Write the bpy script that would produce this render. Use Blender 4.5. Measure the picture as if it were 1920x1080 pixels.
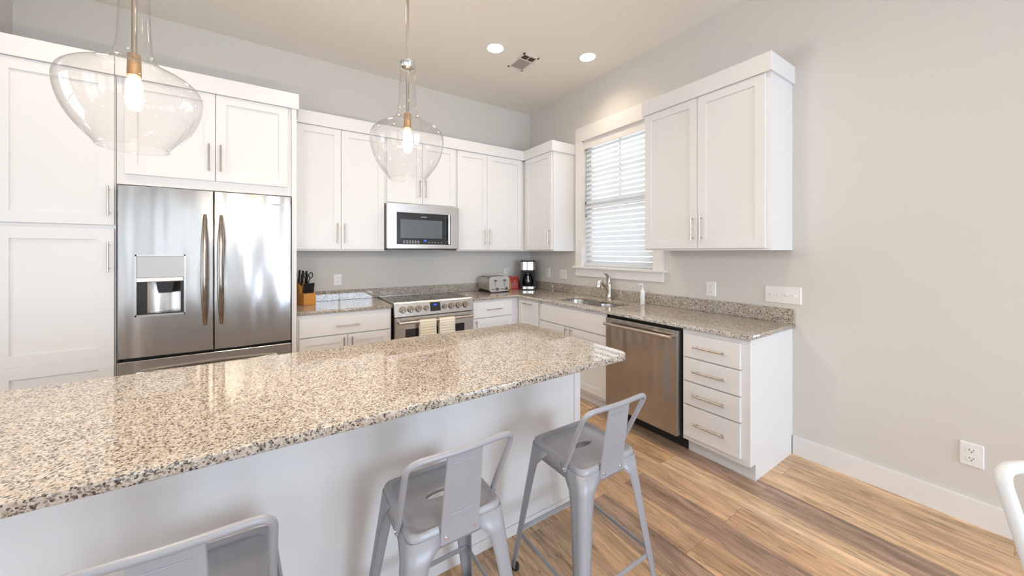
import bpy, bmesh, math, random
from mathutils import Vector, Matrix
PI = math.pi
random.seed(7)
for o in list(bpy.data.objects): bpy.data.objects.remove(o)
scene = bpy.context.scene
COL = scene.collection

# ------------------------------------------------------------------ camera
cam_d = bpy.data.cameras.new('camera'); cam = bpy.data.objects.new('camera', cam_d); COL.objects.link(cam)
cam.location = (-3.045, -4.147, 1.42)
cam.rotation_euler = (PI/2, 0, -0.5832)
cam_d.sensor_fit = 'HORIZONTAL'; cam_d.sensor_width = 36.0
cam_d.lens = 36.0*668.04/1920
cam_d.shift_y = -67.6/1920
cam_d.clip_start = 0.02
scene.camera = cam

# ------------------------------------------------------------------ world, light, exposure
world = bpy.data.worlds.new('world'); scene.world = world; world.use_nodes = True
wn = world.node_tree; wn.nodes.clear()
wo = wn.nodes.new('ShaderNodeOutputWorld'); wb = wn.nodes.new('ShaderNodeBackground')
wb.inputs[0].default_value = (0.86, 0.93, 1.0, 1); wb.inputs[1].default_value = 2.7
wn.links.new(wb.outputs[0], wo.inputs[0])
scene.view_settings.view_transform = 'Standard'
scene.view_settings.look = 'None'
scene.view_settings.gamma = 1.0
scene.view_settings.use_curve_mapping = False
scene.view_settings.exposure = -0.02

def area(name, loc, rot, sx, sy, power, color=(1, 1, 1)):
    d = bpy.data.lights.new(name, 'AREA'); d.shape = 'RECTANGLE'; d.size = sx; d.size_y = sy
    d.energy = power; d.color = color
    o = bpy.data.objects.new(name, d); COL.objects.link(o); o.location = loc; o.rotation_euler = rot
    return o
# daylight entering by the living-room windows behind the camera (south wall) and on the left
DAY = (0.66, 0.80, 1.0)
SOUTH_WIN = [(-5.60, 0.9), (-4.40, 0.9), (-1.30, 2.2)]  # guessed layout; the strong wide window is added clear of the refrigerator's reflection
SOUTH_POW = {0.9: 13, 2.2: 112}          # centre x, width
WEST_WIN = [(-2.2, 1.3), (-5.0, 1.8), (-7.2, 1.8)]            # centre y, width
for cx, w in SOUTH_WIN:
    area('daylight_south', (cx, -9.3, 1.4), (PI/2, 0, 0), w, 2.6, SOUTH_POW[w]*w, DAY)
for cy, w in WEST_WIN:
    area('daylight_west', (-6.5, cy, 1.5), (PI/2, 0, -PI/2), w, 2.3, 15, DAY)
# area('daylight_sink_window', (0.30, -1.55, 2.0), (PI/2, 0, PI/2), 0.9, 1.4, 34, (0.95, 0.98, 1.0))
WARM = (1.0, 0.83, 0.65)

# ------------------------------------------------------------------ materials
def nt(name):
    m = bpy.data.materials.new(name); m.use_nodes = True
    t = m.node_tree; b = t.nodes['Principled BSDF']
    return m, t, b
def N(t, kind, **kw):
    n = t.nodes.new(kind)
    for k, v in kw.items():
        if k.startswith('i_'): n.inputs[int(k[2:])].default_value = v
        else: setattr(n, k, v)
    return n
def simple(name, col, rough=0.5, metal=0.0, coat=0.0, bump=0.0, bscale=200, emis=None, estr=1.0):
    m, t, b = nt(name)
    b.inputs['Base Color'].default_value = (*col, 1); b.inputs['Roughness'].default_value = rough
    b.inputs['Metallic'].default_value = metal
    if coat: b.inputs['Coat Weight'].default_value = coat; b.inputs['Coat Roughness'].default_value = 0.08
    if emis: b.inputs['Emission Color'].default_value = (*emis, 1); b.inputs['Emission Strength'].default_value = estr
    tc = N(t, 'ShaderNodeTexCoord'); nz = N(t, 'ShaderNodeTexNoise'); nz.inputs['Scale'].default_value = bscale
    nz.inputs['Detail'].default_value = 3
    t.links.new(tc.outputs['Object'], nz.inputs['Vector'])
    if bump:
        bp = N(t, 'ShaderNodeBump'); bp.inputs['Strength'].default_value = bump; bp.inputs['Distance'].default_value = 0.001
        t.links.new(nz.outputs['Fac'], bp.inputs['Height']); t.links.new(bp.outputs[0], b.inputs['Normal'])
    mx = N(t, 'ShaderNodeMapRange'); mx.inputs['To Min'].default_value = max(0, rough-0.03); mx.inputs['To Max'].default_value = rough+0.03
    t.links.new(nz.outputs['Fac'], mx.inputs['Value']); t.links.new(mx.outputs[0], b.inputs['Roughness'])
    return m
M = {}
M['paint'] = simple('white cabinet paint', (0.76, 0.755, 0.755), 0.38, bump=0.03, bscale=400)
M['wall'] = simple('greige wall paint', (0.665, 0.635, 0.595), 0.8, bump=0.08, bscale=300)
M['ceiling'] = simple('ceiling paint', (0.84, 0.80, 0.73), 0.9, bump=0.1, bscale=250)
M['trim'] = simple('white trim paint', (0.80, 0.785, 0.765), 0.4, bump=0.02)
M['nickel'] = simple('brushed nickel', (0.52, 0.47, 0.41), 0.25, 1.0)
M['faucet'] = simple('brushed nickel faucet', (0.50, 0.46, 0.41), 0.2, 1.0)
M['chrome'] = simple('polished chrome', (0.75, 0.75, 0.75), 0.12, 1.0)
M['black'] = simple('black plastic', (0.012, 0.012, 0.014), 0.35)
M['toe'] = simple('dark kick plate', (0.02, 0.018, 0.016), 0.6)
M['blackglass'] = simple('black glass', (0.012, 0.014, 0.018), 0.03, coat=0.4)
M['darkgrey'] = simple('dark grey plastic', (0.09, 0.09, 0.095), 0.45)
M['plastic'] = simple('white plastic', (0.82, 0.81, 0.79), 0.35)
M['slot'] = simple('dark slot', (0.06, 0.055, 0.05), 0.6)
M['stoolgrey'] = simple('silver grey powder coated metal', (0.35, 0.355, 0.39), 0.38, 0.1, bump=0.02, bscale=500)
M['whitemetal'] = simple('white powder coated metal', (0.72, 0.75, 0.78), 0.3)
M['rubber'] = simple('black rubber', (0.015, 0.015, 0.016), 0.8)
M['orangewood'] = simple('golden wood block', (0.62, 0.27, 0.05), 0.4)
M['red'] = simple('red foil bag', (0.36, 0.012, 0.008), 0.4)
M['gold'] = simple('golden yellow band', (0.55, 0.22, 0.02), 0.4)
M['socket'] = simple('warm brass socket', (0.55, 0.36, 0.20), 0.3, 1.0)
M['blue'] = simple('blue display digits', (0.01, 0.02, 0.2), 0.3, emis=(0.03, 0.08, 1.0), estr=2.2)
M['glyph'] = simple('pale grey print', (0.45, 0.47, 0.5), 0.5)
M['badge'] = simple('pale badge', (0.75, 0.73, 0.72), 0.3, 0.3)
M['darksteel'] = simple('dark steel', (0.16, 0.15, 0.15), 0.35, 0.9)
M['soap'] = simple('white soap bottle', (0.85, 0.84, 0.82), 0.25)
M['lens'] = simple('lit downlight lens', (0.9, 0.9, 0.9), 0.5, emis=(1.0, 0.93, 0.82), estr=6)
M['filament'] = simple('glowing filament', (0.9, 0.7, 0.4), 0.5, emis=(1.0, 0.72, 0.36), estr=55)
M['ventbrown'] = simple('brown duct interior', (0.09, 0.055, 0.025), 0.8)
M['ventgrey'] = simple('ceiling register paint', (0.78, 0.74, 0.68), 0.6)

def steel():
    m, t, b = nt('brushed stainless steel')
    b.inputs['Base Color'].default_value = (0.48, 0.465, 0.45, 1); b.inputs['Metallic'].default_value = 1
    b.inputs['Roughness'].default_value = 0.24
    tc = N(t, 'ShaderNodeTexCoord'); mp = N(t, 'ShaderNodeMapping'); mp.inputs['Scale'].default_value = (6, 6, 700)
    nz = N(t, 'ShaderNodeTexNoise'); nz.inputs['Scale'].default_value = 1; nz.inputs['Detail'].default_value = 2
    t.links.new(tc.outputs['Object'], mp.inputs[0]); t.links.new(mp.outputs[0], nz.inputs['Vector'])
    mr = N(t, 'ShaderNodeMapRange'); mr.inputs['To Min'].default_value = 0.18; mr.inputs['To Max'].default_value = 0.26
    t.links.new(nz.outputs['Fac'], mr.inputs['Value']); t.links.new(mr.outputs[0], b.inputs['Roughness'])
    n2 = N(t, 'ShaderNodeTexNoise'); n2.inputs['Scale'].default_value = 2.2; n2.inputs['Detail'].default_value = 1
    m2 = N(t, 'ShaderNodeMapping'); m2.inputs['Scale'].default_value = (3.2, 3.2, 0.55)
    t.links.new(tc.outputs['Object'], m2.inputs[0]); t.links.new(m2.outputs[0], n2.inputs['Vector'])
    bp = N(t, 'ShaderNodeBump'); bp.inputs['Strength'].default_value = 0.5; bp.inputs['Distance'].default_value = 0.03
    t.links.new(n2.outputs['Fac'], bp.inputs['Height']); t.links.new(bp.outputs[0], b.inputs['Normal'])
    return m
M['steel'] = steel()
M['steelflat'] = simple('satin stainless steel', (0.56, 0.53, 0.50), 0.28, 1.0)

def granite():
    m, t, b = nt('speckled granite')
    tc = N(t, 'ShaderNodeTexCoord')
    dn = N(t, 'ShaderNodeTexNoise'); dn.inputs['Scale'].default_value = 160; dn.inputs['Detail'].default_value = 2
    add = N(t, 'ShaderNodeMixRGB', blend_type='ADD'); add.inputs[0].default_value = 0.007
    t.links.new(tc.outputs['Object'], dn.inputs['Vector'])
    t.links.new(tc.outputs['Object'], add.inputs[1]); t.links.new(dn.outputs['Color'], add.inputs[2])
    def layer(scale, stops, seed):
        mp = N(t, 'ShaderNodeMapping'); mp.inputs['Location'].default_value = (seed, seed*1.7, seed*0.3)
        v = N(t, 'ShaderNodeTexVoronoi'); v.inputs['Scale'].default_value = scale
        sp = N(t, 'ShaderNodeSeparateColor'); r = N(t, 'ShaderNodeValToRGB'); r.color_ramp.interpolation = 'CONSTANT'
        t.links.new(add.outputs[0], mp.inputs[0]); t.links.new(mp.outputs[0], v.inputs['Vector'])
        t.links.new(v.outputs['Color'], sp.inputs[0]); t.links.new(sp.outputs[0], r.inputs[0])
        e = r.color_ramp.elements
        while len(e) > 1: e.remove(e[-1])
        e[0].position = 0; e[0].color = (*stops[0][1], 1)
        for p, c in stops[1:]:
            q = e.new(p); q.color = (*c, 1)
        return r, sp
    base, sp0 = layer(205, [(0, (0.50, 0.43, 0.355)), (0.22, (0.44, 0.36, 0.285)), (0.40, (0.58, 0.54, 0.48)), (0.58, (0.33, 0.28, 0.23)), (0.70, (0.49, 0.43, 0.35)), (0.83, (0.18, 0.16, 0.145)), (0.93, (0.53, 0.48, 0.41))], 0)
    dark, sp1 = layer(225, [(0, (0.045, 0.039, 0.039)), (0.4, (0.14, 0.11, 0.09)), (0.75, (0.055, 0.052, 0.054))], 3.1)
    cl = N(t, 'ShaderNodeTexNoise'); cl.inputs['Scale'].default_value = 26; cl.inputs['Detail'].default_value = 3
    t.links.new(tc.outputs['Object'], cl.inputs['Vector'])
    sm = N(t, 'ShaderNodeMath', operation='MULTIPLY_ADD'); sm.inputs[1].default_value = 0.55
    t.links.new(cl.outputs['Fac'], sm.inputs[0]); t.links.new(sp1.outputs[1], sm.inputs[2])
    gt = N(t, 'ShaderNodeMath', operation='GREATER_THAN'); gt.inputs[1].default_value = 1.112
    t.links.new(sm.outputs[0], gt.inputs[0])
    mix = N(t, 'ShaderNodeMixRGB'); t.links.new(gt.outputs[0], mix.inputs[0])
    t.links.new(base.outputs[0], mix.inputs[1]); t.links.new(dark.outputs[0], mix.inputs[2])
    t.links.new(mix.outputs[0], b.inputs['Base Color'])
    b.inputs['Roughness'].default_value = 0.035; b.inputs['IOR'].default_value = 1.72
    return m
M['granite'] = granite()

def wood():
    m, t, b = nt('rustic oak planks')
    tc = N(t, 'ShaderNodeTexCoord')
    sx = N(t, 'ShaderNodeSeparateXYZ'); cx = N(t, 'ShaderNodeCombineXYZ')
    t.links.new(tc.outputs['Object'], sx.inputs[0]); t.links.new(sx.outputs[1], cx.inputs[0]); t.links.new(sx.outputs[0], cx.inputs[1])
    def brick(c1, c2, off):
        k = N(t, 'ShaderNodeTexBrick'); k.offset = 0.37; k.offset_frequency = 2
        k.inputs['Scale'].default_value = 1; k.inputs['Brick Width'].default_value = 1.35; k.inputs['Row Height'].default_value = 0.18
        k.inputs['Mortar Size'].default_value = 0.0007; k.inputs['Mortar Smooth'].default_value = 0.1; k.inputs['Bias'].default_value = 0
        k.inputs['Color1'].default_value = (0, 0, 0, 1); k.inputs['Color2'].default_value = (1, 1, 1, 1); k.inputs['Mortar'].default_value = (0.5, 0.5, 0.5, 1)
        t.links.new(cx.outputs[0], k.inputs['Vector']); return k
    k = brick(0, 1, 0)
    rp = N(t, 'ShaderNodeValToRGB'); e = rp.color_ramp.elements
    e[0].position = 0; e[0].color = (0.41, 0.265, 0.18, 1); e[1].position = 1; e[1].color = (0.72, 0.52, 0.34, 1)
    for p, c in ((0.2, (0.37, 0.25, 0.185)), (0.4, (0.62, 0.39, 0.22)), (0.6, (0.53, 0.35, 0.225)), (0.8, (0.63, 0.42, 0.25))):
        q = e.new(p); q.color = (*c, 1)
    t.links.new(k.outputs['Color'], rp.inputs[0])
    # grain, offset from plank to plank
    off = N(t, 'ShaderNodeMath', operation='MULTIPLY'); off.inputs[1].default_value = 37.0
    t.links.new(k.outputs['Color'], off.inputs[0])
    ad = N(t, 'ShaderNodeCombineXYZ'); t.links.new(off.outputs[0], ad.inputs[0]); t.links.new(off.outputs[0], ad.inputs[2])
    va = N(t, 'ShaderNodeVectorMath', operation='ADD'); t.links.new(cx.outputs[0], va.inputs[0]); t.links.new(ad.outputs[0], va.inputs[1])
    def grain(sxy, detail, dist, lo, hi, fmin, fmax):
        mp = N(t, 'ShaderNodeMapping'); mp.inputs['Scale'].default_value = sxy
        nz = N(t, 'ShaderNodeTexNoise'); nz.inputs['Scale'].default_value = 1; nz.inputs['Detail'].default_value = detail; nz.inputs['Distortion'].default_value = dist
        t.links.new(va.outputs[0], mp.inputs[0]); t.links.new(mp.outputs[0], nz.inputs['Vector'])
        mr = N(t, 'ShaderNodeMapRange'); mr.inputs['From Min'].default_value = lo; mr.inputs['From Max'].default_value = hi
        mr.inputs['To Min'].default_value = fmin; mr.inputs['To Max'].default_value = fmax
        t.links.new(nz.outputs['Fac'], mr.inputs['Value']); return mr
    g1 = grain((1.3, 13, 1), 6, 1.6, 0.3, 0.7, 0.62, 1.30)
    g2 = grain((9, 120, 1), 4, 0.6, 0.3, 0.7, 0.78, 1.18)
    g3 = grain((5, 40, 1), 5, 2.0, 0.56, 0.70, 1.0, 0.5)
    cur = rp.outputs[0]
    for g in (g1, g2, g3):
        mm = N(t, 'ShaderNodeVectorMath', operation='SCALE'); t.links.new(cur, mm.inputs[0]); t.links.new(g.outputs[0], mm.inputs['Scale']); cur = mm.outputs[0]
    mx = N(t, 'ShaderNodeMixRGB'); mx.inputs[2].default_value = (0.12, 0.08, 0.05, 1)
    t.links.new(k.outputs['Fac'], mx.inputs[0]); t.links.new(cur, mx.inputs[1]); t.links.new(mx.outputs[0], b.inputs['Base Color'])
    b.inputs['Roughness'].default_value = 0.42
    bp = N(t, 'ShaderNodeBump'); bp.inputs['Strength'].default_value = 0.15; bp.inputs['Distance'].default_value = 0.001
    t.links.new(g2.outputs[0], bp.inputs['Height']); t.links.new(bp.outputs[0], b.inputs['Normal'])
    return m
M['wood'] = wood()

def thin_glass(name, tint=(1, 1, 1), ior=1.45, seeds=False, rough=0.0):
    m, t, b = nt(name); t.nodes.remove(b); out = t.nodes['Material Output']
    tr = N(t, 'ShaderNodeBsdfTransparent'); tr.inputs[0].default_value = (*tint, 1)
    gl = N(t, 'ShaderNodeBsdfGlossy'); gl.inputs['Roughness'].default_value = rough
    lw = N(t, 'ShaderNodeLayerWeight'); lw.inputs[0].default_value = 0.5
    pw = N(t, 'ShaderNodeMath', operation='POWER'); pw.inputs[1].default_value = 3.2
    fr = N(t, 'ShaderNodeMapRange'); fr.inputs['To Min'].default_value = 0.055; fr.inputs['To Max'].default_value = 0.9
    t.links.new(lw.outputs['Facing'], pw.inputs[0]); t.links.new(pw.outputs[0], fr.inputs['Value'])
    mx = N(t, 'ShaderNodeMixShader')
    t.links.new(fr.outputs[0], mx.inputs[0]); t.links.new(tr.outputs[0], mx.inputs[1]); t.links.new(gl.outputs[0], mx.inputs[2]); t.links.new(mx.outputs[0], out.inputs[0])
    if seeds:
        tc = N(t, 'ShaderNodeTexCoord'); nz = N(t, 'ShaderNodeTexVoronoi'); nz.inputs['Scale'].default_value = 26
        t.links.new(tc.outputs['Object'], nz.inputs['Vector'])
        mr = N(t, 'ShaderNodeMapRange'); mr.inputs['From Max'].default_value = 0.16; mr.inputs['To Min'].default_value = 1; mr.inputs['To Max'].default_value = 0
        t.links.new(nz.outputs['Distance'], mr.inputs['Value'])
        bp = N(t, 'ShaderNodeBump'); bp.inputs['Strength'].default_value = 0.6; bp.inputs['Distance'].default_value = 0.004
        t.links.new(mr.outputs[0], bp.inputs['Height']); t.links.new(bp.outputs[0], gl.inputs['Normal'])
    return m
M['glass'] = thin_glass('clear seeded pendant glass', (0.985, 0.98, 0.975), 1.5, seeds=True)
M['pane'] = thin_glass('window pane glass', (0.97, 0.98, 0.98), 1.45)
M['bulb'] = thin_glass('glowing bulb glass', (1.0, 0.93, 0.78), 1.45)
_t = M['bulb'].node_tree; _e = N(_t, 'ShaderNodeEmission'); _e.inputs[0].default_value = (1.0, 0.78, 0.45, 1); _e.inputs[1].default_value = 0.9
_a = N(_t, 'ShaderNodeAddShader'); _m = [n for n in _t.nodes if n.type == 'MIX_SHADER'][0]
_t.links.new(_m.outputs[0], _a.inputs[0]); _t.links.new(_e.outputs[0], _a.inputs[1]); _t.links.new(_a.outputs[0], _t.nodes['Material Output'].inputs[0])
M['carafe'] = thin_glass('smoked carafe glass', (0.25, 0.25, 0.27), 1.5)

def blind_mat():
    m, t, b = nt('white blind slat')
    b.inputs['Base Color'].default_value = (0.90, 0.905, 0.91, 1); b.inputs['Roughness'].default_value = 0.45
    out = t.nodes['Material Output']
    tl = N(t, 'ShaderNodeBsdfTranslucent'); tl.inputs[0].default_value = (0.8, 0.83, 0.86, 1)
    mx = N(t, 'ShaderNodeMixShader'); mx.inputs[0].default_value = 0.42
    t.links.new(b.outputs[0], mx.inputs[1]); t.links.new(tl.outputs[0], mx.inputs[2]); t.links.new(mx.outputs[0], out.inputs[0])
    return m
M['blind'] = blind_mat()
def towel_mat():
    m, t, b = nt('cream waffle towel')
    b.inputs['Base Color'].default_value = (0.80, 0.74, 0.62, 1); b.inputs['Roughness'].default_value = 0.95
    tc = N(t, 'ShaderNodeTexCoord'); w = N(t, 'ShaderNodeTexWave'); w.bands_direction = 'Z'; w.inputs['Scale'].default_value = 12
    t.links.new(tc.outputs['Object'], w.inputs['Vector'])
    r = N(t, 'ShaderNodeValToRGB'); r.color_ramp.elements[0].color = (0.70, 0.63, 0.50, 1); r.color_ramp.elements[1].color = (0.84, 0.79, 0.69, 1)
    t.links.new(w.outputs['Fac'], r.inputs[0]); t.links.new(r.outputs[0], b.inputs['Base Color'])
    bp = N(t, 'ShaderNodeBump'); bp.inputs['Strength'].default_value = 0.5; bp.inputs['Distance'].default_value = 0.003
    t.links.new(w.outputs['Fac'], bp.inputs['Height']); t.links.new(bp.outputs[0], b.inputs['Normal'])
    return m
M['towel'] = towel_mat()

# ------------------------------------------------------------------ mesh helpers
def bx(bm, x0, x1, y0, y1, z0, z1, bev=0.0):
    x0, x1 = sorted((x0, x1)); y0, y1 = sorted((y0, y1)); z0, z1 = sorted((z0, z1))
    v = [bm.verts.new((x, y, z)) for x in (x0, x1) for y in (y0, y1) for z in (z0, z1)]
    fs = [bm.faces.new([v[i] for i in q]) for q in ((0, 1, 3, 2), (4, 6, 7, 5), (0, 4, 5, 1), (2, 3, 7, 6), (0, 2, 6, 4), (1, 5, 7, 3))]
    if bev:
        es = list({e for f in fs for e in f.edges})
        bmesh.ops.bevel(bm, geom=es, offset=bev, segments=2, affect='EDGES', profile=0.5)
    return v
def ring_loft(bm, rings, close=True, cap0=True, cap1=True):
    R = [[bm.verts.new(p) for p in r] for r in rings]
    n = len(R[0])
    for a, b in zip(R, R[1:]):
        for i in range(n if close else n-1):
            j = (i+1) % n
            bm.faces.new((a[i], a[j], b[j], b[i]))
    if close and cap0: bm.faces.new(list(reversed(R[0])))
    if close and cap1: bm.faces.new(R[-1])
    return R
def tube(bm, pts, r, seg=12, caps=True, closed=False):
    pts = [Vector(p) for p in pts]; n = len(pts)
    rs = r if isinstance(r, (list, tuple)) else [r]*n
    rings = []; up = None
    for i, p in enumerate(pts):
        if closed: d = (pts[(i+1) % n]-pts[i-1])
        else: d = (pts[min(i+1, n-1)]-pts[max(i-1, 0)])
        d.normalize()
        if up is None:
            up = Vector((0, 0, 1)) if abs(d.z) < 0.9 else Vector((1, 0, 0))
        a = d.cross(up).normalized(); up = a.cross(d).normalized()
        rings.append([p+(a*math.cos(2*PI*k/seg)+up*math.sin(2*PI*k/seg))*rs[i] for k in range(seg)])
    if closed: rings.append(rings[0])
    ring_loft(bm, rings, True, caps and not closed, caps and not closed)
def lathe(bm, prof, cx=0, cy=0, seg=32, cap0=False, cap1=False):
    ring_loft(bm, [[(cx+r*math.cos(2*PI*k/seg), cy+r*math.sin(2*PI*k/seg), z) for k in range(seg)] for z, r in prof], True, cap0, cap1)
def disc_y(bm, cx, cz, y0, y1, r, r1=None, seg=24):
    r1 = r if r1 is None else r1
    ring_loft(bm, [[(cx+rr*math.cos(2*PI*k/seg), y, cz+rr*math.sin(2*PI*k/seg)) for k in range(seg)] for y, rr in ((y0, r), (y1, r1))])
def shaker(bm, x0, x1, z0, z1, yf, th=0.02, rail=0.062, dep=0.009):
    """shaker door whose front lies at y = yf (front faces -y)"""
    yb = yf+th
    o = [(x0, z0), (x1, z0), (x1, z1), (x0, z1)]
    i = [(x0+rail, z0+rail), (x1-rail, z0+rail), (x1-rail, z1-rail), (x0+rail, z1-rail)]
    def ring(q, y): return [bm.verts.new((a, y, c)) for a, c in q]
    e = 0.0015
    oe = [(x0+e, z0+e), (x1-e, z0+e), (x1-e, z1-e), (x0+e, z1-e)]
    rb = ring(o, yb); rf = ring(o, yf+e); rf2 = ring(oe, yf); ri = ring(i, yf); rd = ring(i, yf+dep)
    for a, b in ((rb, rf), (rf, rf2), (rf2, ri), (ri, rd)):
        for k in range(4):
            j = (k+1) % 4
            bm.faces.new((a[k], a[j], b[j], b[k]))
    bm.faces.new(rd); bm.faces.new(list(reversed(rb)))
def bez(pts, rad, seg=6):
    """round the corners of a polyline"""
    pts = [Vector(p) for p in pts]; out = [pts[0]]
    for a, b, c in zip(pts, pts[1:], pts[2:]):
        u = (a-b); v = (c-b); d = min(rad, u.length*0.48, v.length*0.48)
        p = b+u.normalized()*d; q = b+v.normalized()*d
        for k in range(seg+1):
            s = k/seg; out.append(p*(1-s)**2+b*2*s*(1-s)+q*s*s)
    out.append(pts[-1]); return out
def obj(name, bm, mat, parent=None, smooth=False, label=None):
    bmesh.ops.recalc_face_normals(bm, faces=bm.faces)
    me = bpy.data.meshes.new(name); bm.to_mesh(me); bm.free()
    me.materials.append(M[mat] if isinstance(mat, str) else mat)
    if smooth:
        for p in me.polygons: p.use_smooth = True
        me.set_sharp_from_angle(angle=math.radians(38 if smooth is True else smooth))
    o = bpy.data.objects.new(name, me); COL.objects.link(o)
    if parent: o.parent = parent
    if label: o['label'] = label
    return o
def tag(o, label, cat, group=None):
    o['label'] = label; o['category'] = cat
    if group: o['group'] = group
    return o
def thing(name, label, cat, loc=(0, 0, 0), rz=0, group=None):
    o = bpy.data.objects.new(name, None); COL.objects.link(o); o.location = loc; o.rotation_euler = (0, 0, rz)
    o.empty_display_size = 0.1
    return tag(o, label, cat, group)
def struct(o): o['kind'] = 'structure'; return o
def B(): return bmesh.new()
def bxo(name, mat, parent, *a, bev=0.0, **k):
    bm = B(); bx(bm, *a, bev=bev); return obj(name, bm, mat, parent, **k)
def solid2d(name, outline, holes, z0, z1, bev, mat, parent=None):
    cu = bpy.data.curves.new('tmp', 'CURVE'); cu.dimensions = '2D'; cu.fill_mode = 'BOTH'
    for pl in [outline]+holes:
        s = cu.splines.new('POLY'); s.points.add(len(pl)-1); s.use_cyclic_u = True
        for p, q in zip(s.points, pl): p.co = (q[0], q[1], 0, 1)
    cu.extrude = (z1-z0)/2-bev; cu.bevel_depth = bev; cu.bevel_resolution = 2; cu.offset = -bev
    to = bpy.data.objects.new('tmp', cu); COL.objects.link(to)
    bpy.context.view_layer.update()
    me = bpy.data.meshes.new_from_object(to.evaluated_get(bpy.context.evaluated_depsgraph_get()))
    bpy.data.objects.remove(to)
    bm = bmesh.new(); bm.from_mesh(me); bmesh.ops.translate(bm, verts=bm.verts, vec=(0, 0, (z0+z1)/2))
    bmesh.ops.remove_doubles(bm, verts=bm.verts, dist=1e-5)
    return obj(name, bm, mat, parent)
def rrect(x0, x1, y0, y1, r, seg=6):
    out = []
    for cx, cy, a in ((x1-r, y1-r, 0), (x0+r, y1-r, 90), (x0+r, y0+r, 180), (x1-r, y0+r, 270)):
        for k in range(seg+1):
            t = math.radians(a+90*k/seg); out.append((cx+r*math.cos(t), cy+r*math.sin(t)))
    return out
def bar_handle(parent, x, z, L, vertical, yf, name='handle', mat='nickel', off=0.032, r=0.0055):
    bm = B()
    y = yf-off
    if vertical:
        tube(bm, [(x, y, z-L/2), (x, y, z+L/2)], r, 10)
        for s in (-1, 1): tube(bm, [(x, yf, z+s*(L/2-0.022)), (x, y, z+s*(L/2-0.022))], r*0.8, 8)
    else:
        tube(bm, [(x-L/2, y, z), (x+L/2, y, z)], r, 10)
        for s in (-1, 1): tube(bm, [(x+s*(L/2-0.022), yf, z), (x+s*(L/2-0.022), y, z)], r*0.8, 8)
    return obj(name, bm, mat, parent, smooth=True)
# wall runs: back run local = world; right run local +X -> world -Y, local -Y -> world -X
RZ = -PI/2

# ------------------------------------------------------------------ room
H = 3.393
YS, XW = -9.0, -6.2
bm = B(); bx(bm, XW, 0, YS, 0, -0.05, 0); struct(obj('floor', bm, 'wood'))
bm = B(); bx(bm, XW, 0, YS, 0, H, H+0.05); struct(obj('ceiling', bm, 'ceiling'))
bm = B(); bx(bm, XW, 0.15, 0, 0.15, 0, H); struct(obj('wall_back', bm, 'wall'))
WY0, WY1, WZ0, WZ1 = -1.067, -2.025, 1.245, 2.736
bm = B()
bx(bm, 0, 0.15, WY0, 0, 0, H); bx(bm, 0, 0.15, YS, WY1, 0, H)
bx(bm, 0, 0.15, WY1, WY0, 0, WZ0); bx(bm, 0, 0.15, WY1, WY0, WZ1, H)
struct(obj('wall_right', bm, 'wall'))
bm = B(); bx(bm, -4.76, -4.643, -0.66, 0, 0, H); struct(obj('wall_left_return', bm, 'wall'))
def holed(name, horizontal, c, th, a0, a1, wins, z0, z1):
    bm = B(); edges = sorted((m-w/2, m+w/2) for m, w in wins); cur = a0
    def bb(u0, u1, zz0, zz1):
        if horizontal: bx(bm, u0, u1, c-th, c, zz0, zz1)
        else: bx(bm, c-th, c, u0, u1, zz0, zz1)
    for u0, u1 in edges:
        bb(cur, u0, 0, H); bb(u0, u1, 0, z0); bb(u0, u1, z1, H); cur = u1
    bb(cur, a1, 0, H)
    return struct(obj(name, bm, 'wall'))
holed('wall_front', True, YS, 0.15, XW-0.15, 0.15, SOUTH_WIN, 0.1, 2.7)
holed('wall_left', False, XW, 0.15, YS, 0.15, WEST_WIN, 0.35, 2.6)
# baseboards (white, square-edged with a small cap)
def baseboard(name, x0, x1, y0, y1):
    bm = B(); bx(bm, x0, x1, y0, y1, 0, 0.122); bx(bm, x0, x1, y0, y1, 0.122, 0.128, 0.0)
    struct(obj(name, bm, 'trim'))
baseboard('baseboard_right', -0.018, 0, YS, -3.142)
baseboard('baseboard_left', -6.2, -6.182, YS, 0)

def window(idx, horizontal, c, m, w, z0, z1, inward):
    """plain double window in the far walls: frame + glass (inward = +1/-1 along the wall normal)"""
    bm = B(); t = 0.05
    def bb(u0, u1, zz0, zz1, d0, d1):
        if horizontal: bx(bm, u0, u1, c+d0, c+d1, zz0, zz1)
        else: bx(bm, c+d0, c+d1, u0, u1, zz0, zz1)
    a, b = m-w/2, m+w/2
    for u0, u1, q0, q1 in ((a, a+t, z0, z1), (b-t, b, z0, z1), (a, b, z0, z0+t), (a, b, z1-t, z1), (a, b, (z0+z1)/2-0.025, (z0+z1)/2+0.025), (m-0.02, m+0.02, z0, z1)):
        bb(u0, u1, q0, q1, -0.12, -0.06)
    for u0, u1, q0, q1 in ((a-0.1, a, z0-0.1, z1+0.13), (b, b+0.1, z0-0.1, z1+0.13), (a, b, z1, z1+0.13), (a, b, z0-0.1, z0)):
        bb(u0, u1, q0, q1, 0, 0.02)
    o = struct(obj('window_%d' % idx, bm, 'trim'))
    bm = B(); bb(a+t, b-t, z0+t, z1-t, -0.093, -0.087); obj('pane', bm, 'pane', o)
i = 2
for m, w in SOUTH_WIN: window(i, True, YS, m, w, 0.1, 2.7, 1); i += 1
for m, w in WEST_WIN: window(i, False, XW, m, w, 0.35, 2.6, 1); i += 1

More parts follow.
